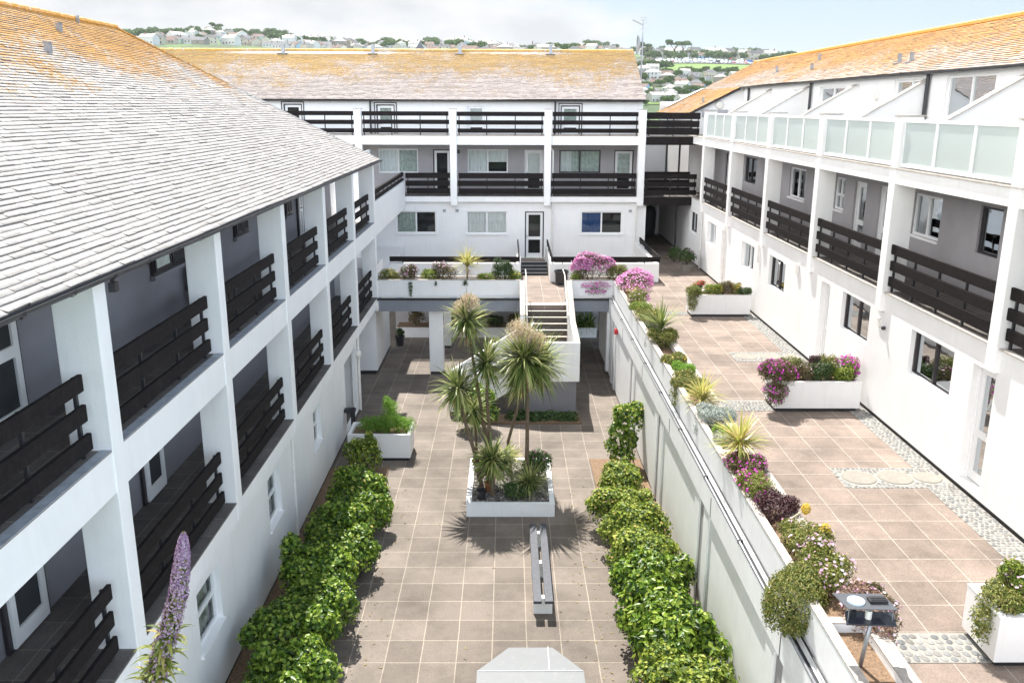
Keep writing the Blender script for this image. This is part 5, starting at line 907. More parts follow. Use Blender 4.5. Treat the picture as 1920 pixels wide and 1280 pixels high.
# ---- echium spike close to the camera
o = thing('echium_spike', 'tall purple flower spike leaning in the lower left foreground', 'flower spike', (-2.62, 6.0, G)); C_ = [(-2.62, 6.0, G), (-2.66, 5.8, -7.2), (-2.86, 5.6, -5.2), (-2.68, 5.57, -4.35), (-2.47, 5.53, -3.75), (-2.33, 5.5, -3.35), (-2.27, 5.5, -3.05), (-2.245, 5.5, -2.86)]
m = MB(); m.path(C_, [.05, .045, .04, .035, .03, .022, .015, .006], 8); part(o, 'stem', m, mat('green_stem', (.10, .13, .05), .7, .2, 10))
Cn = np.array(C_[2:]); rg = np.random.default_rng(5); tt = rg.random(7000) ** .75; t0 = tt * (len(Cn) - 1); i0 = np.minimum(t0.astype(int), len(Cn) - 2); fr_ = (t0 - i0)[:, None]; c = Cn[i0] * (1 - fr_) + Cn[i0 + 1] * fr_
rad = np.interp(tt, [0, .35, .55, .8, .95, 1.0], [.098, .082, .07, .052, .028, .006]); th = rg.uniform(0, 2 * math.pi, 7000); dd = np.stack([np.cos(th), np.sin(th), rg.uniform(-.2, .35, 7000)], 1); dd /= np.linalg.norm(dd, axis=1)[:, None]; pc = c + dd * (rad * rg.uniform(.72, 1.05, 7000))[:, None]
def tufts(pc, dd, r, m_, nm, par, org):
    n = len(pc); a = np.cross(dd, rg.normal(size=(n, 3))); a /= np.linalg.norm(a, axis=1)[:, None]; b = np.cross(dd, a); q = (r * rg.uniform(.6, 1.3, n))[:, None]; V = np.stack([pc, pc + a * q + dd * q * .7, pc + b * q + dd * q * .7, pc - a * q + dd * q * .7, pc - b * q + dd * q * .7], 1).reshape(-1, 3); k = (np.arange(n) * 5)[:, None]
    return fastmesh(nm, V, np.concatenate([k + np.array([[0, i, 1 + i % 4]]) for i in range(1, 5)]), m_, par, org)
og = (-2.62, 6.0, G); fs = rg.random(7000) < .6; tufts(pc[fs], dd[fs], .0085, LILAC, 'florets', o, og)
sel = rg.random(7000) < .8; tufts(pc[sel] - dd[sel] * .018, dd[sel], .012, OLIVE, 'buds', o, og)
Lv = MB()
low = tt < .45; idx = np.where(low)[0][:150]
V = []; F = []
for j, i in enumerate(idx):
    d = dd[i].copy(); d[2] += .3; l = rg.uniform(.08, .2) * (1.5 - 1.6 * tt[i]); s = np.cross(d, [0, 0, 1]); s /= np.linalg.norm(s) + 1e-6; p = c[i] + dd[i] * .05
    for q in range(5): wq = [.008, .014, .013, .008, .001][q]; V += [p - s * wq, p + s * wq]; p = p + d * l / 4; d = d + np.array([0, 0, -.35]); 
    F += [[10 * j + 2 * q, 10 * j + 2 * q + 1, 10 * j + 2 * q + 3, 10 * j + 2 * q + 2] for q in range(4)]
fastmesh('leaves', V, F, OLIVE, o, og)
# ================================================================== FURNITURE
o = thing('slatted_bench', 'long narrow backless bench of two dark planks on white blocks', 'bench', (.7, 16.3, G))
BENCH = mat('grey_black_plank', (0.055, 0.06, 0.075), .55, .35, 18, .3, 30)
for x0, x1 in ((.505, .665), (.725, .885)):
    m = MB(); m.box(x0, x1, 14.75, 17.95, -9.16, -9.10); part(o, 'plank', m, BENCH, bevel=.006)
for y in (14.95, 16.3, 17.6):
    m = MB(); m.box(.51, .88, y, y + .14, G, -9.165); part(o, 'support_block', m, WHITE2, bevel=.008)
# white hipped cover at the bottom of the picture
o = thing('white_cover', 'white hip-topped metal housing standing on the paving at the bottom edge', 'housing', (.36, 10.6, G))
WP = mat('white_painted_metal', (.165, .174, .18), .6, .03, 3, .05, 20, stain=((.45, .43, .38), .15))
m = MB(); x0, x1, y0, y1, zt = -.44, 1.13, 9.9, 11.1, -8.0
m.quad((x0, y0, zt), (x1, y0, zt), (x1, y1, zt), (x0, y1, zt)); m.quad((x0, y1, zt), (x1, y1, zt), (.70, 11.72, zt - .03), (.03, 11.72, zt - .03)); m.quad((x0, y0, zt), (x1, y0, zt), (.70, 9.3, zt - .03), (.03, 9.3, zt - .03))
R_ = [(x0, y1), (.03, 11.72), (.70, 11.72), (x1, y1), (x1, y0), (.70, 9.3), (.03, 9.3), (x0, y0)]
for i in range(8): (a, b), (c, d) = R_[i], R_[(i + 1) % 8]; za = zt if i in (0, 3, 4, 7) else zt - .03; zb = zt if (i + 1) % 8 in (0, 3, 4, 7) else zt - .03; m.quad((a, b, za), (c, d, zb), (c, d, zt - .12), (a, b, zt - .12))
part(o, 'top', m, WP)
m = MB(); m.box(-.38, 1.07, 9.8, 11.25, G, zt - .1); part(o, 'body', m, WP)
m = MB(); m.box(x0 + .01, x1 - .01, y1 - .012, y1 + .004, zt + .001, zt + .008); m.box(.62, .635, 11.1, 11.7, zt - .025, zt + .003); part(o, 'seam', m, METAL)
ring = []; rg = random.Random(2); m = MB()
for k in range(420):
    a = rg.uniform(0, 6.283); r = rg.uniform(.98, 1.25); x, y = .36 + r * math.cos(a) * 1.0, 10.55 + r * math.sin(a) * 1.25; m.blob((x, y, G + .01), rg.uniform(.02, .04), rg.uniform(.02, .045), .02, 6, 3, rg.uniform(0, 3))
struct('pebble_ring', m, PEBM, 'stuff'); m = MB(); m.lathe((.36, 10.55, G + .004), [(1.0, .004), (1.24, .004)], 40); m.v = [(x, 10.55 + (y - 10.55) * 1.25, z) for x, y, z in m.v]; struct('pebble_ring_mortar', m, MORTAR)
# bird table
o = thing('bird_table', 'two-tiered grey bird table on a metal post in the trough', 'bird table', (4.02, 8.55, -6.1))
m = MB(); m.tube((4.0, 8.55, -6.12), (4.04, 8.5, -5.46), .024, .024, 10); part(o, 'post', m, METAL, smooth=True)
m = MB(); m.quad((3.70, 8.42, -5.34), (4.27, 8.38, -5.34), (4.24, 8.72, -5.34), (3.68, 8.76, -5.34)); m.v = m.v
TB = mat('glossy_black_board', (.03, .035, .05), .12)
m = MB(); m.prism([(3.72, 8.40), (4.26, 8.36), (4.33, 8.62), (3.80, 8.66)], 'z', -5.475, -5.455); part(o, 'lower_shelf', m, TB)
m = MB(); m.prism([(3.74, 8.44), (4.28, 8.42), (4.24, 8.74), (3.68, 8.76)], 'z', -5.31, -5.298); part(o, 'upper_shelf', m, mat('grey_perspex', (.10, .105, .115), .08, .1, 10))
m = MB()
for x, y in ((3.76, 8.46), (4.24, 8.44), (4.22, 8.6), (3.80, 8.63)): m.tube((x, y, -5.456), (x, y, -5.31), .005, .005, 6)
part(o, 'strut', m, METAL)
m = MB(); m.lathe((3.88, 8.58, -5.297), [(.001, .006), (.075, .006), (.088, .02), (.094, .02), (.096, .0)], 24); part(o, 'dish', m, mat('pale_blue_dish', (.50, .62, .70), .25))
m = MB(); m.lathe((4.0, 8.5, -5.454), [(.001, 0), (.036, 0), (.036, .1), (.001, .1)], 18); m2 = MB(); m2.lathe((3.85, 8.55, -5.454), [(.001, 0), (.028, 0), (.032, .07), (.026, .07), (.001, .06)], 16); part(o, 'white_cup', m, PVC); part(o, 'dark_cup', m2, BLACK)
m = MB(); m.box(4.02, 4.22, 8.53, 8.64, -5.297, -5.262); m.box(4.03, 4.21, 8.545, 8.56, -5.262, -5.255); m.box(4.03, 4.21, 8.58, 8.595, -5.262, -5.255); part(o, 'tray', m, BLACK, bevel=.004)
# bins, hose
m = MB(); m.lathe((2.15, 34.2, TZ), [(.001, 0), (.17, 0), (.2, .02), (.26, .5), (.29, .5), (.29, .56), (.25, .56), (.24, .1), (.001, .1)], 20); solo('black_bin', m, BLACK, 'open black bin beside the low white patio wall', 'bin', (2.15, 34.2, TZ))
m = MB()
for k in range(5): 
    for a in range(16): t, t2 = a * math.pi / 8, (a + 1) * math.pi / 8; r = .12 + .02 * k; m.tube((-4.5, 24.0 + r * math.cos(t), -8.85 + r * math.sin(t)), (-4.5, 24.0 + r * math.cos(t2), -8.85 + r * math.sin(t2)), .015, .015, 5, False)
m.box(-4.74, -4.42, 23.9, 24.1, -8.6, -8.5); m.box(-4.56, -4.44, 23.96, 24.04, -9.1, -8.5); solo('hose_reel', m, BLACK, 'black hose reel on the left wall behind the fennel planter', 'hose reel', (-4.5, 24, -8.85))
# balcony furniture on the upper left balcony
o = thing('balcony_chair', 'black high-backed chair on the upper left balcony', 'chair', (-5.65, 16.6, -3.93)); zf = -3.93
m = MB(); m.lathe((-5.95, 16.6, zf + .75), [(.001, 0)], 3) if False else None
m = MB(); m.prism([(16.35, .45), (16.85, .45), (16.87, .95), (16.8, 1.08), (16.6, 1.13), (16.4, 1.08), (16.33, .95)], 'x', -5.98, -5.92); m.v = [(x, y, z + zf) for x, y, z in m.v]; part(o, 'backrest', m, BLACK)
m = MB(); m.box(-5.9, -5.45, 16.36, 16.84, zf + .43, zf + .48); part(o, 'seat', m, BLACK)
for x in (-5.93, -5.48):
    for y in (16.38, 16.8): m = MB(); m.tube((x, y, zf), (x, y, zf + .43), .015, .015, 6); part(o, 'leg', m, BLACK)
o = thing('balcony_table', 'small dark table with glasses on the upper left balcony', 'table', (-5.5, 15.6, zf)); m = MB(); m.lathe((-5.5, 15.6, zf + .72), [(.001, 0), (.35, 0), (.35, .03), (.001, .03)], 20); part(o, 'tabletop', m, BLACK); m = MB(); m.tube((-5.5, 15.6, zf), (-5.5, 15.6, zf + .72), .03); part(o, 'leg', m, BLACK)
for k, (x, y) in enumerate(((-5.5, 15.65), (-5.4, 15.5))): m = MB(); m.lathe((x, y, zf + .755), [(.001, 0), (.03, 0), (.035, .1), (.015, .18), (.001, .18)], 10); solo('bottle', m, PVC, 'clear pale bottle on the dark balcony table', 'bottle', (x, y, zf + .755), 'bottles on the balcony table')
# doormats
for k, (y, lb) in enumerate(((22.5, 'dark doormat before the middle white door of the right building'),)):
    m = MB(); m.box(7.95, 8.35, y - .3, y + .3, TZ + .02, TZ + .04); solo('doormat', m, GREYR, lb, 'doormat', (8.15, y, TZ + .02))
LIT = ramp_island('dead_leaf', [(.10, .06, .03), (.22, .14, .06), (.30, .24, .10), (.12, .16, .04)], .8, .1)
rg = np.random.default_rng(8); n = 520; X = np.concatenate([rg.normal(-2.75, .35, 170), rg.normal(1.85, .3, 170), rg.uniform(-2.6, 1.9, 60), rg.normal(-3.2, .6, 60), rg.normal(.1, 1.4, 60)]); Y = np.concatenate([rg.uniform(10.5, 21, 170), rg.uniform(10.5, 21.5, 170), rg.uniform(11, 27, 60), rg.normal(22.3, .5, 60), rg.normal(18.9, .35, 60)])
th = rg.uniform(0, 6.28, n); l = rg.uniform(.015, .045, n); w2 = l * .5; a = np.stack([np.cos(th), np.sin(th), np.zeros(n)], 1); b = np.stack([-np.sin(th), np.cos(th), rg.uniform(0, .5, n)], 1); C = np.stack([X, Y, np.full(n, G + .012)], 1)
V = np.stack([C - a * l[:, None], C + b * w2[:, None], C + a * l[:, None], C - b * w2[:, None] * .3], 1).reshape(-1, 3); k = (np.arange(n) * 4)[:, None]; o = fastmesh('leaf_litter', V, k + np.array([[0, 1, 2, 3]]), LIT); o['kind'] = 'stuff'; o.location.z = H
# aerial and satellite dish
o = thing('tv_aerial', 'tall grey mast with television aerials at the right end of the far roof', 'aerial', (6.93, 47.4, .5))
m = MB(); m.tube((6.93, 47.4, .5), (6.96, 47.4, 4.35), .05, .035, 8); part(o, 'mast', m, METAL)
m = MB(); m.tube((6.96, 47.4, 4.05), (6.42, 47.4, 4.3), .015); 
for k in range(6): x = 6.42 + k * .09; z = 4.3 - k * .042; m.tube((x, 47.15, z), (x, 47.65, z), .008); m.tube((x, 47.4, z - .05), (x, 47.4, z + .05), .008)
m.tube((6.75, 47.4, 4.12), (7.17, 47.4, 4.18), .012); m.tube((6.95, 47.4, 4.35), (6.95, 47.4, 4.45), .012); m.tube((6.75, 47.4, 4.3), (7.15, 47.4, 4.3), .01); m.tube((6.8, 47.4, 4.42), (7.12, 47.4, 4.42), .01); m.tube((6.8, 47.4, 3.85), (7.1, 47.4, 3.9), .012); part(o, 'antenna', m, METAL)
o = thing('satellite_dish', 'large grey satellite dish seen edge-on beside the mast', 'satellite dish', (6.62, 47.3, 2.7))
m = MB(); m.lathe((0, 0, 0), [(.001, .13), (.2, .1), (.38, .03), (.47, -.03), (.46, -.045), (.2, .07), (.001, .1)], 20); m.v = [(6.72 + z * .9 , 47.3 + y * .8, 3.1 + x) for x, y, z in m.v]; part(o, 'dish', m, METAL)
m = MB(); m.tube((6.75, 47.3, 3.1), (6.93, 47.38, 2.9), .025); m.tube((6.3, 46.2, 2.2), (6.8, 46.5, 2.3), .035); part(o, 'bracket', m, METAL)
# ================================================================== LANDSCAPE BEYOND
def hz(x, y):
    """height of the land, relative to the camera"""
    D = math.hypot(x, y); b = math.degrees(math.atan2(x, y))
    vr = np.interp(D, [52, 120, 250, 380, 440, 520, 600, 700, 800, 900, 1050, 1300, 1700, 2600, 3800], [-9.2, -8, -5, -1.5, 3, 11, 19.5, 26.5, 36, 45, 56, 70, 84, 82, 70])
    vl = np.interp(D, [52, 120, 250, 400, 520, 620, 750, 900, 1200, 1600, 2600, 3800], [-9.2, -8, 0, 17, 29, 36, 45, 54, 72, 92, 95, 80])
    t = min(1, max(0, (b - 5.5) / 2.5)); base = vl * (1 - t) + vr * t
    k = np.interp(b, [-40, -22, -18, -14, -9, -6, -3, 0, 3, 8, 12, 17, 25, 40], [1.1, 1.08, 1.16, 1.1, 1.0, 1.0, 1.04, .98, .95, 1.02, 1.0, .92, .82, .9])
    k = 1 + (k - 1) * min(1, D / 800)
    return float(base * (k if base > 0 else 1)) + 1.2 * math.sin(x * .013) * math.cos(y * .011) * min(1, D / 500)
rads = [52 * (3800 / 52) ** (i / 70) for i in range(71)]; angs = [R(a) for a in np.linspace(-75, 75, 151)]
V = [(r * math.sin(a), r * math.cos(a), hz(r * math.sin(a), r * math.cos(a))) for r in rads for a in angs]; na = len(angs)
Fq = [(i * na + j, i * na + j + 1, (i + 1) * na + j + 1, (i + 1) * na + j) for i in range(70) for j in range(na - 1)]
def landmat():
    m = mat('hill_grass', (.08, .13, .035), .95); t = m.node_tree; l = t.links.new; c = t.nodes.new('ShaderNodeTexCoord'); v = t.nodes.new('ShaderNodeTexVoronoi'); v.inputs['Scale'].default_value = .011; l(c.outputs['Object'], v.inputs[0])
    s = t.nodes.new('ShaderNodeSeparateColor'); l(v.outputs['Color'], s.inputs[0]); rp = t.nodes.new('ShaderNodeValToRGB'); e = rp.color_ramp.elements; e[0].color = (.05, .10, .025, 1); e[1].color = (.12, .20, .045, 1); e.new(.4).color = (.05, .11, .03, 1); e.new(.7).color = (.13, .23, .05, 1); l(s.outputs[0], rp.inputs[0])
    n = t.nodes.new('ShaderNodeTexNoise'); n.inputs['Scale'].default_value = .06; n.inputs['Detail'].default_value = 8; l(c.outputs['Object'], n.inputs[0]); rp2 = t.nodes.new('ShaderNodeValToRGB'); rp2.color_ramp.elements[0].position = .45; rp2.color_ramp.elements[1].position = .6; l(n.outputs[0], rp2.inputs[0])
    mx = t.nodes.new('ShaderNodeMixRGB'); mx.inputs[1].default_value = (.045, .075, .028, 1); l(rp2.outputs[0], mx.inputs[0]); l(rp.outputs[0], mx.inputs[2]); l(mx.outputs[0], t.nodes['Principled BSDF'].inputs['Base Color']); return m
LAND = landmat(); o = mesh_obj('hills', V, Fq, LAND, smooth=True); o['kind'] = 'structure'
m = MB(); m.quad((-60, -60, G - .05), (60, -60, G - .05), (60, 56, G - .05), (-60, 56, G - .05)); m.quad((-3800, -3000, -14), (3800, -3000, -14), (3800, 20, -14), (-3800, 20, -14)); struct('lower_ground', m, LAND)
# green field patches draped on the land
def patch(name, b0, b1, d0, d1, m_, lift=.35, ins=None):
    n = 12; V = []; F = []
    for i in range(n + 1):
        for j in range(n + 1):
            b = R(b0 + (b1 - b0) * j / n); d = (d0 + (d1 - d0) * i / n); x, y = d * math.sin(b), d * math.cos(b); V.append((x, y, hz(x, y) + lift))
    F = [(i * (n + 1) + j, i * (n + 1) + j + 1, (i + 1) * (n + 1) + j + 1, (i + 1) * (n + 1) + j) for i in range(n) for j in range(n)]
    q = mesh_obj(name, V, F, m_); q['kind'] = 'structure'
FIELD = mat('bright_field_grass', (.125, .205, .04), .95, .2, .03)
patch('green_field', 9.9, 15.2, 650, 800, FIELD, .6); patch('green_field', 8.7, 10.6, 415, 440, FIELD); patch('car_park', 9.2, 15.0, 815, 872, mat('pale_tarmac', (.22, .22, .22), .9), .6)
# ---- houses on the hillside
HW = [mat('house_white', (.50, .49, .47), .8, .05, .3), mat('house_cream', (.42, .38, .31), .8, .05, .3), mat('house_blue', (.25, .36, .45), .8), mat('house_pale_green', (.32, .40, .35), .8), mat('house_brick', (.20, .11, .08), .85), mat('house_stone', (.22, .20, .175), .9)]
HR = [mat('roof_grey', (.11, .11, .12), .8, .2, .4), mat('roof_brown', (.13, .075, .06), .8, .2, .4), mat('roof_pale', (.33, .31, .29), .8, .1, .4), mat('roof_dark', (.05, .053, .06), .8), mat('roof_green', (.16, .30, .22), .6)]
WIN = mat('far_window', (.04, .05, .06), .15)
def house(seed, wall_m, roof_m, w_, d_, h_, hip, label, chim=True):
    rg = random.Random(seed); o = thing('hillside_house', label, 'house', (0, 0, 0))
    m = MB(); m.box(-w_ / 2, w_ / 2, -d_ / 2, d_ / 2, -4, h_)
    rh_ = min(w_, d_) * .32
    if not hip: m.prism([(-d_ / 2, h_), (d_ / 2, h_), (0, h_ + rh_ - .1)], 'x', -w_ / 2, w_ / 2)
    wl = part(o, 'wall', m, wall_m)
    a, b, e = w_ / 2 + .3, d_ / 2 + .3, h_ - .05; m = MB(); t = h_ + rh_; r_ = a - b * .9 if hip else a
    r_ = max(r_, .2); m.quad((-a, -b, e), (a, -b, e), (r_, 0, t), (-r_, 0, t)); m.quad((a, b, e), (-a, b, e), (-r_, 0, t), (r_, 0, t))
    if hip: m.poly([(a, -b, e), (a, b, e), (r_, 0, t)]); m.poly([(-a, b, e), (-a, -b, e), (-r_, 0, t)])
    rf = part(o, 'roof', m, roof_m)
    if chim: m = MB(); x = w_ * rg.uniform(.2, .42) * rg.choice((-1, 1)); m.box(x - .4, x + .4, -.35, .35, h_ + rh_ * .4, t + .9); m.tube((x - .15, 0, t + .9), (x - .15, 0, t + 1.3), .13, .1, 6); m.tube((x + .15, 0, t + .9), (x + .15, 0, t + 1.3), .13, .1, 6); part(rf, 'chimney', m, HW[rg.choice((0, 4, 5))])
    m = MB(); nf = max(1, int(h_ / 2.7)); nw = max(2, int(w_ / 2.6))
    for f_ in range(nf):
        for k in range(nw):
            x = -w_ / 2 + (k + .5) * w_ / nw; z = .9 + f_ * 2.7
            if rg.random() < .9: m.box(x - .5, x + .5, -d_ / 2 - .04, -d_ / 2 + .02, z, z + 1.25)
    part(o, 'windows', m, WIN); return o
types = []
for k in range(14):
    rg = random.Random(k + 5); types.append((k, rg.choice([0, 0, 0, 1, 5, 0, 4]) if k > 3 else [0, 0, 2, 3][k], rg.choice([0, 0, 1, 2, 3, 1, 0]) if k > 1 else 2, rg.uniform(8, 13), rg.uniform(6.5, 8.5), rg.choice([2.8, 5.2, 5.4]), k % 3 == 0))
wn = ['white', 'cream', 'pale blue', 'pale green', 'brick', 'stone']; rn = ['grey', 'brown', 'pale', 'dark', 'green']
used = {}; houses = []
def put_house(k, b, D, rz, s=1.0, where='on the hill'):
    t = types[k]; x, y = D * math.sin(R(b)), D * math.cos(R(b)); z = hz(x, y)
    lb = '%s %s house with %s %s roof %s' % ('low' if t[5] < 3 else 'tall', wn[t[1]], rn[t[2]], 'hipped' if t[6] else 'gabled', where)
    if k not in used: used[k] = house(t[0], HW[t[1]], HR[t[2]], t[3], t[4], t[5], t[6], lb); o = used[k]; o.location = (x, y, z + H); o.rotation_euler.z = rz; o.scale = (s, s, s)
    else: o = dup(used[k], (x, y, z), rz, lb, s=s)
    o['label'] = lb; o['group'] = 'houses ' + where; houses.append((x, y)); return o
rg = random.Random(77)
# skyline town above the far roof, left to centre
for i in range(62):
    b = -21.5 + i * .36 + rg.uniform(-.15, .15); D = rg.uniform(560, 800) * (1.0 if b < -8 else 1.25); put_house(rg.randrange(14), b, D, rg.uniform(-1.5, 1.5), rg.uniform(.65, .9), 'on the skyline above the far roof')
for i in range(50):
    put_house(rg.randrange(14), -21.3 + i * .45 + rg.uniform(-.2, .2), rg.uniform(830, 1000), rg.uniform(-1.5, 1.5), .85, 'on the hill behind the far roof')
for i in range(58):
    put_house(rg.randrange(14), -21.3 + i * .5 + rg.uniform(-.2, .2), rg.uniform(540, 610), rg.uniform(-1.5, 1.5), rg.uniform(.6, .8), 'just beyond the far roof')
for i in range(26):
    b = -8 + i * .62 + rg.uniform(-.2, .2); put_house(rg.randrange(14), b, rg.uniform(850, 1100), rg.uniform(-.5, .5), 1.1, 'along the hilltop beyond the far roof')
# valley houses in the gap at the right
for (D, b0, n, st, ks, rz0, sc_) in ((425, 8.3, 7, .95, (0, 1, 0, 1), .5, .62), (445, 8.5, 8, .85, (0, 4, 1, 5), .9, .62), (480, 8.4, 8, .85, (2, 3, 0, 1), -.6, .62), (510, 8.5, 9, .8, (6, 7, 3, 8), -.1, .62), (540, 8.3, 9, .8, (5, 10, 12, 4), .8, .62), (572, 8.5, 8, .8, (13, 6, 9, 11), .2, .62), (560, 8.4, 3, .6, (9, 0, 2, 10), .15, .8), (600, 8.5, 2, .6, (0, 11, 12, 5), 0, .8)):
    for i in range(n): put_house(ks[i % len(ks)], b0 + i * st + rg.uniform(-.12, .12), D + rg.uniform(-14, 14), rz0 + rg.uniform(-.15, .15), sc_, 'in the valley seen between the two roofs')
for i in range(16): put_house(rg.randrange(14), 8.6 + i * .5 + rg.uniform(-.1, .1), rg.uniform(890, 1010), rg.uniform(-.4, .4), 1.25, 'above the car park on the right hill')
# grey slate pyramid roof and stone tower
for b, D, h_, lb, nm, mm in ((-5.45, 420, 13.5, 'grey pointed pyramid roof rising over the far ridge', 'pyramid_roof', HR[0]),):
    x, y = D * math.sin(R(b)), D * math.cos(R(b)); z0 = 25.4 - 5; o = thing('pyramid_roofed_tower', lb, 'tower', (x, y, hz(x, y))); m = MB(); m.box(x - 4.2, x + 4.2, y - 4.2, y + 4.2, hz(x, y) - 2, z0); part(o, 'wall', m, HW[5]); m = MB(); t = (x, y, 28.6); q = [(x - 5, y - 5, z0 - .2), (x + 5, y - 5, z0 - .2), (x + 5, y + 5, z0 - .2), (x - 5, y + 5, z0 - .2)]
    for i in range(4): m.poly([q[i], q[(i + 1) % 4], t])
    part(o, 'roof', m, HR[0])
# chimneys standing up behind the far ridge
for px, D, ztop in ((659, 300, 20.0), (748, 330, 18.6)):
    x = (px - 952) / 1690 * D; o = thing('brick_chimney', {659: 'stout rendered chimney stack left of the pointed roof', 703: 'brick chimney stack close behind the far ridge', 748: 'small distant chimney stack beside the pointed roof'}[px], 'chimney', (x, D, hz(x, D))); m = MB(); m.box(x - .55, x + .55, D - .5, D + .5, hz(x, D), ztop); part(o, 'stack', m, HW[5] if px != 703 else HW[4])
    for s in (-.3, 0, .3): m = MB(); m.tube((x + s, D, ztop), (x + s, D, ztop + .5), .13, .1, 8); part(o, 'chimney_pot', m, HW[4])
# cars and vans in the car park
def car(col_, van, label):
    o = thing('parked_car', label, 'car', (0, 0, 0)); m = MB(); l = 4.2; 
    pr = [(-2.1, .35), (2.1, .35), (2.1, .8), (1.3, .95), (.7, 1.45), (-1.2, 1.5), (-1.9, 1.0), (-2.1, .9)] if not van else [(-2.4, .35), (2.4, .35), (2.4, 1.1), (1.9, 1.3), (1.5, 2.2), (-2.4, 2.25)]
    m.prism(pr, 'y', -.85, .85); part(o, 'body', m, col_); m = MB()
    wp = [(1.15, 1.0), (.66, 1.4), (-1.1, 1.44), (-1.6, 1.02)] if not van else [(1.8, 1.35), (1.45, 2.1), (.6, 2.1), (.6, 1.35)]
    m.prism(wp, 'y', -.87, .87); part(o, 'windows', m, WIN)
    for x in (-1.3, 1.3):
        for y in (-.85, .85): m = MB(); m.tube((x, y - .06, .33), (x, y + .06, .33), .33, .33, 10); part(o, 'wheel', m, BLACK)
    return o
cc_ = [mat('car_white', (.8, .8, .8), .3), mat('car_silver', (.5, .52, .55), .3, metal=.5), mat('car_blue', (.05, .12, .35), .3), mat('car_black', (.03, .03, .03), .3), mat('car_red', (.4, .03, .03), .3)]
cn = ['white', 'silver', 'blue', 'black', 'red']; protos = {}; rg = random.Random(9)
for i in range(74):
    row_ = i % 3; c = rg.choice((0, 0, 0, 0, 1, 1, 1, 2, 3, 0, 4)); v = rg.random() < .22; b = 9.3 + (i // 3) * .232 + rg.uniform(-.02, .02); D = 822 + row_ * 20; x, y = D * math.sin(R(b)), D * math.cos(R(b)); key = (c, v)
    lb = 'distant %s %s in the hillside car park' % (cn[c], 'van' if v else 'car')
    if key not in protos: protos[key] = car(cc_[c], v, lb); q = protos[key]; q.location = (x, y, hz(x, y) + .6 + H)
    else: q = dup(protos[key], (x, y, hz(x, y) + .6), None, lb)
    q.rotation_euler.z = rg.uniform(-.1, .1) + (1.2 if rg.random() < .6 else 0); q['group'] = 'cars parked on the hill'; q.scale = (1.15,) * 3; q['category'] = 'van' if v else 'car'
# trees: three crowns, copied
HL = ramp_island('hill_tree_leaf', [(.03, .07, .018), (.07, .13, .028), (.12, .20, .045)], .8, .1)
def tree(seed, r, h, kind, label):
    o = thing('hillside_tree', label, 'tree', (0, 0, 0)); rg = random.Random(seed)
    if kind == 'pine': Lm = [(rg.uniform(-r, r) * .8, rg.uniform(-r, r) * .4, h * rg.uniform(.78, 1), r * .5, r * .5, r * .2) for _ in range(7)]
    else: Lm = [(rg.uniform(-r, r) * .6, rg.uniform(-r, r) * .6, h * rg.uniform(.4, .78), r * rg.uniform(.35, .6), r * rg.uniform(.35, .6), h * rg.uniform(.18, .3)) for _ in range(9)]
    leaves('crown', Lm, 1500, r * .2, r * .15, HL, o, (0, 0, 0), seed, .3, shell=.7, flat=.8)
    m = MB(); m.tube((0, 0, -3), (0, 0, h * .6), r * .09, r * .05, 7)
    for q in Lm[:4]: m.tube((0, 0, h * .45), (q[0], q[1], q[2]), r * .045, r * .02, 5)
    part(o, 'trunk', m, TWIG); return o
tp = [tree(1, 5, 8, 'b', ''), tree(2, 4, 7, 'b', ''), tree(3, 7, 7, 'b', ''), tree(4, 7, 15, 'pine', '')]; usedt = set()
def put_tree(k, b, D, s, lb, grp):
    x, y = D * math.sin(R(b)), D * math.cos(R(b)); z = hz(x, y)
    if k not in usedt: usedt.add(k); o = tp[k]; o.location = (x, y, z + H); o.scale = (s,) * 3; o.rotation_euler.z = b * 7
    else: o = dup(tp[k], (x, y, z), b * 7, s=s)
    o['label'] = lb; o['group'] = grp
rg = random.Random(31)
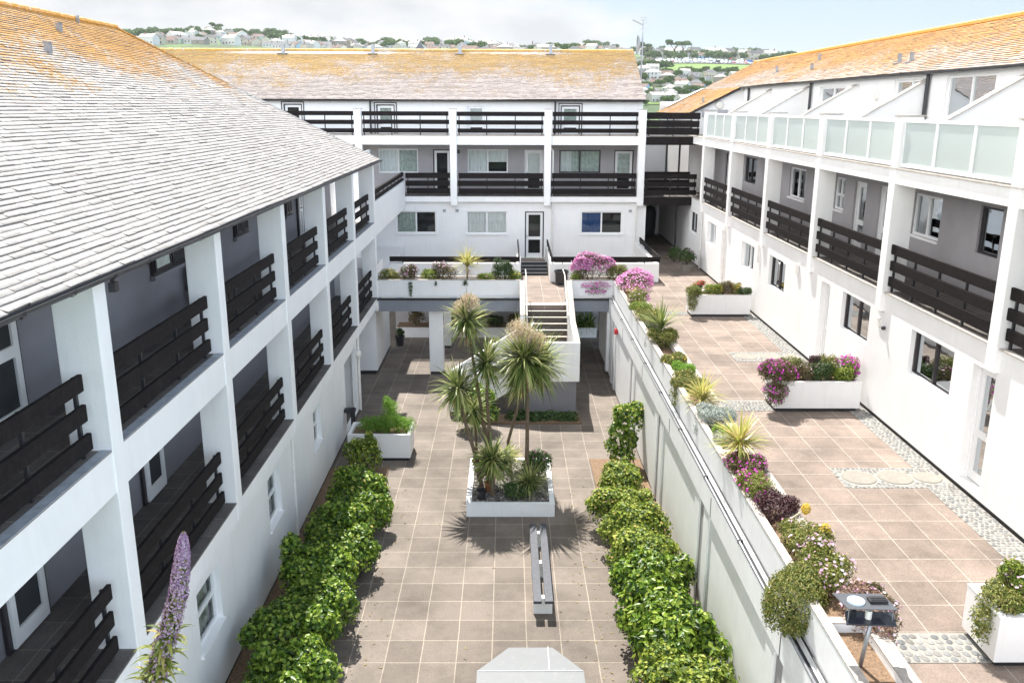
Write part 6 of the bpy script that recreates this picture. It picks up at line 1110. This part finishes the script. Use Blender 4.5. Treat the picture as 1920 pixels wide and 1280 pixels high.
for i in range(120): put_tree(rg.choice((0, 1, 2)), rg.uniform(8.2, 15.5), rg.uniform(405, 640), rg.uniform(.35, .62), 'rounded dark green tree among the valley houses between the roofs', 'trees in the valley')
for i in range(60): put_tree(rg.choice((0, 1, 2)), -21.5 + i * .5 + rg.uniform(-.2, .2), rg.uniform(590, 900), rg.uniform(.6, 1.0), 'dark green tree among the houses beyond the far roof', 'trees among the houses')
for i in range(46): put_tree(rg.choice((0, 1, 2)), -22 + i * .85 + rg.uniform(-.3, .3), rg.uniform(900, 1200), rg.uniform(.9, 1.6), 'dark rounded tree on the distant hilltop', 'trees on the hilltop')
for i in range(30): put_tree(rg.choice((0, 1, 2)), 8.5 + i * .3, rg.uniform(875, 960), rg.uniform(.9, 1.3), 'green tree lining the top of the hillside car park', 'trees above the car park')
for i in range(9): put_tree(rg.choice((0, 1, 2)), 8.4 + i * .18, rg.uniform(660, 700), 1.0, 'dense green tree at the lower edge of the green field', 'trees by the field')
for b, s, lb in ((8.55, 1.0, 'dark flat-topped pine right behind the aerial mast'), (10.3, 1.15, 'flat-topped pine on the skyline, left of a pair'), (10.85, 1.1, 'flat-topped pine on the skyline, right of a pair'), (-17.5, .8, 'flat-topped pine at the left end of the skyline')): put_tree(3, b, 905, s, lb, 'pines on the skyline')
for n in (5,):
    for i in range(n): put_tree(2, -21.5 + i * .7, 760, 1.0, 'dark tree beside the skyline houses at the far left', 'trees at the far left')
# ---- haze
hb = bpy.data.meshes.new('haze'); m = MB(); m.box(-3900, 3900, -3050, 3900, -16, 112); o = mesh_obj('haze', m.v, m.f, WHITE); o['kind'] = 'stuff'
hm = bpy.data.materials.new('haze_air'); hm.use_nodes = True; t = hm.node_tree; t.nodes.clear(); oo = t.nodes.new('ShaderNodeOutputMaterial'); pv = t.nodes.new('ShaderNodeVolumePrincipled'); pv.inputs['Color'].default_value = (.9, .95, 1, 1); pv.inputs['Density'].default_value = .00010; pv.inputs['Anisotropy'].default_value = 0.3; t.links.new(pv.outputs[0], oo.inputs['Volume']); o.data.materials.clear(); o.data.materials.append(hm)
for o in bpy.data.objects:
    if 'org' in o: del o['org']
bpy.context.view_layer.update()
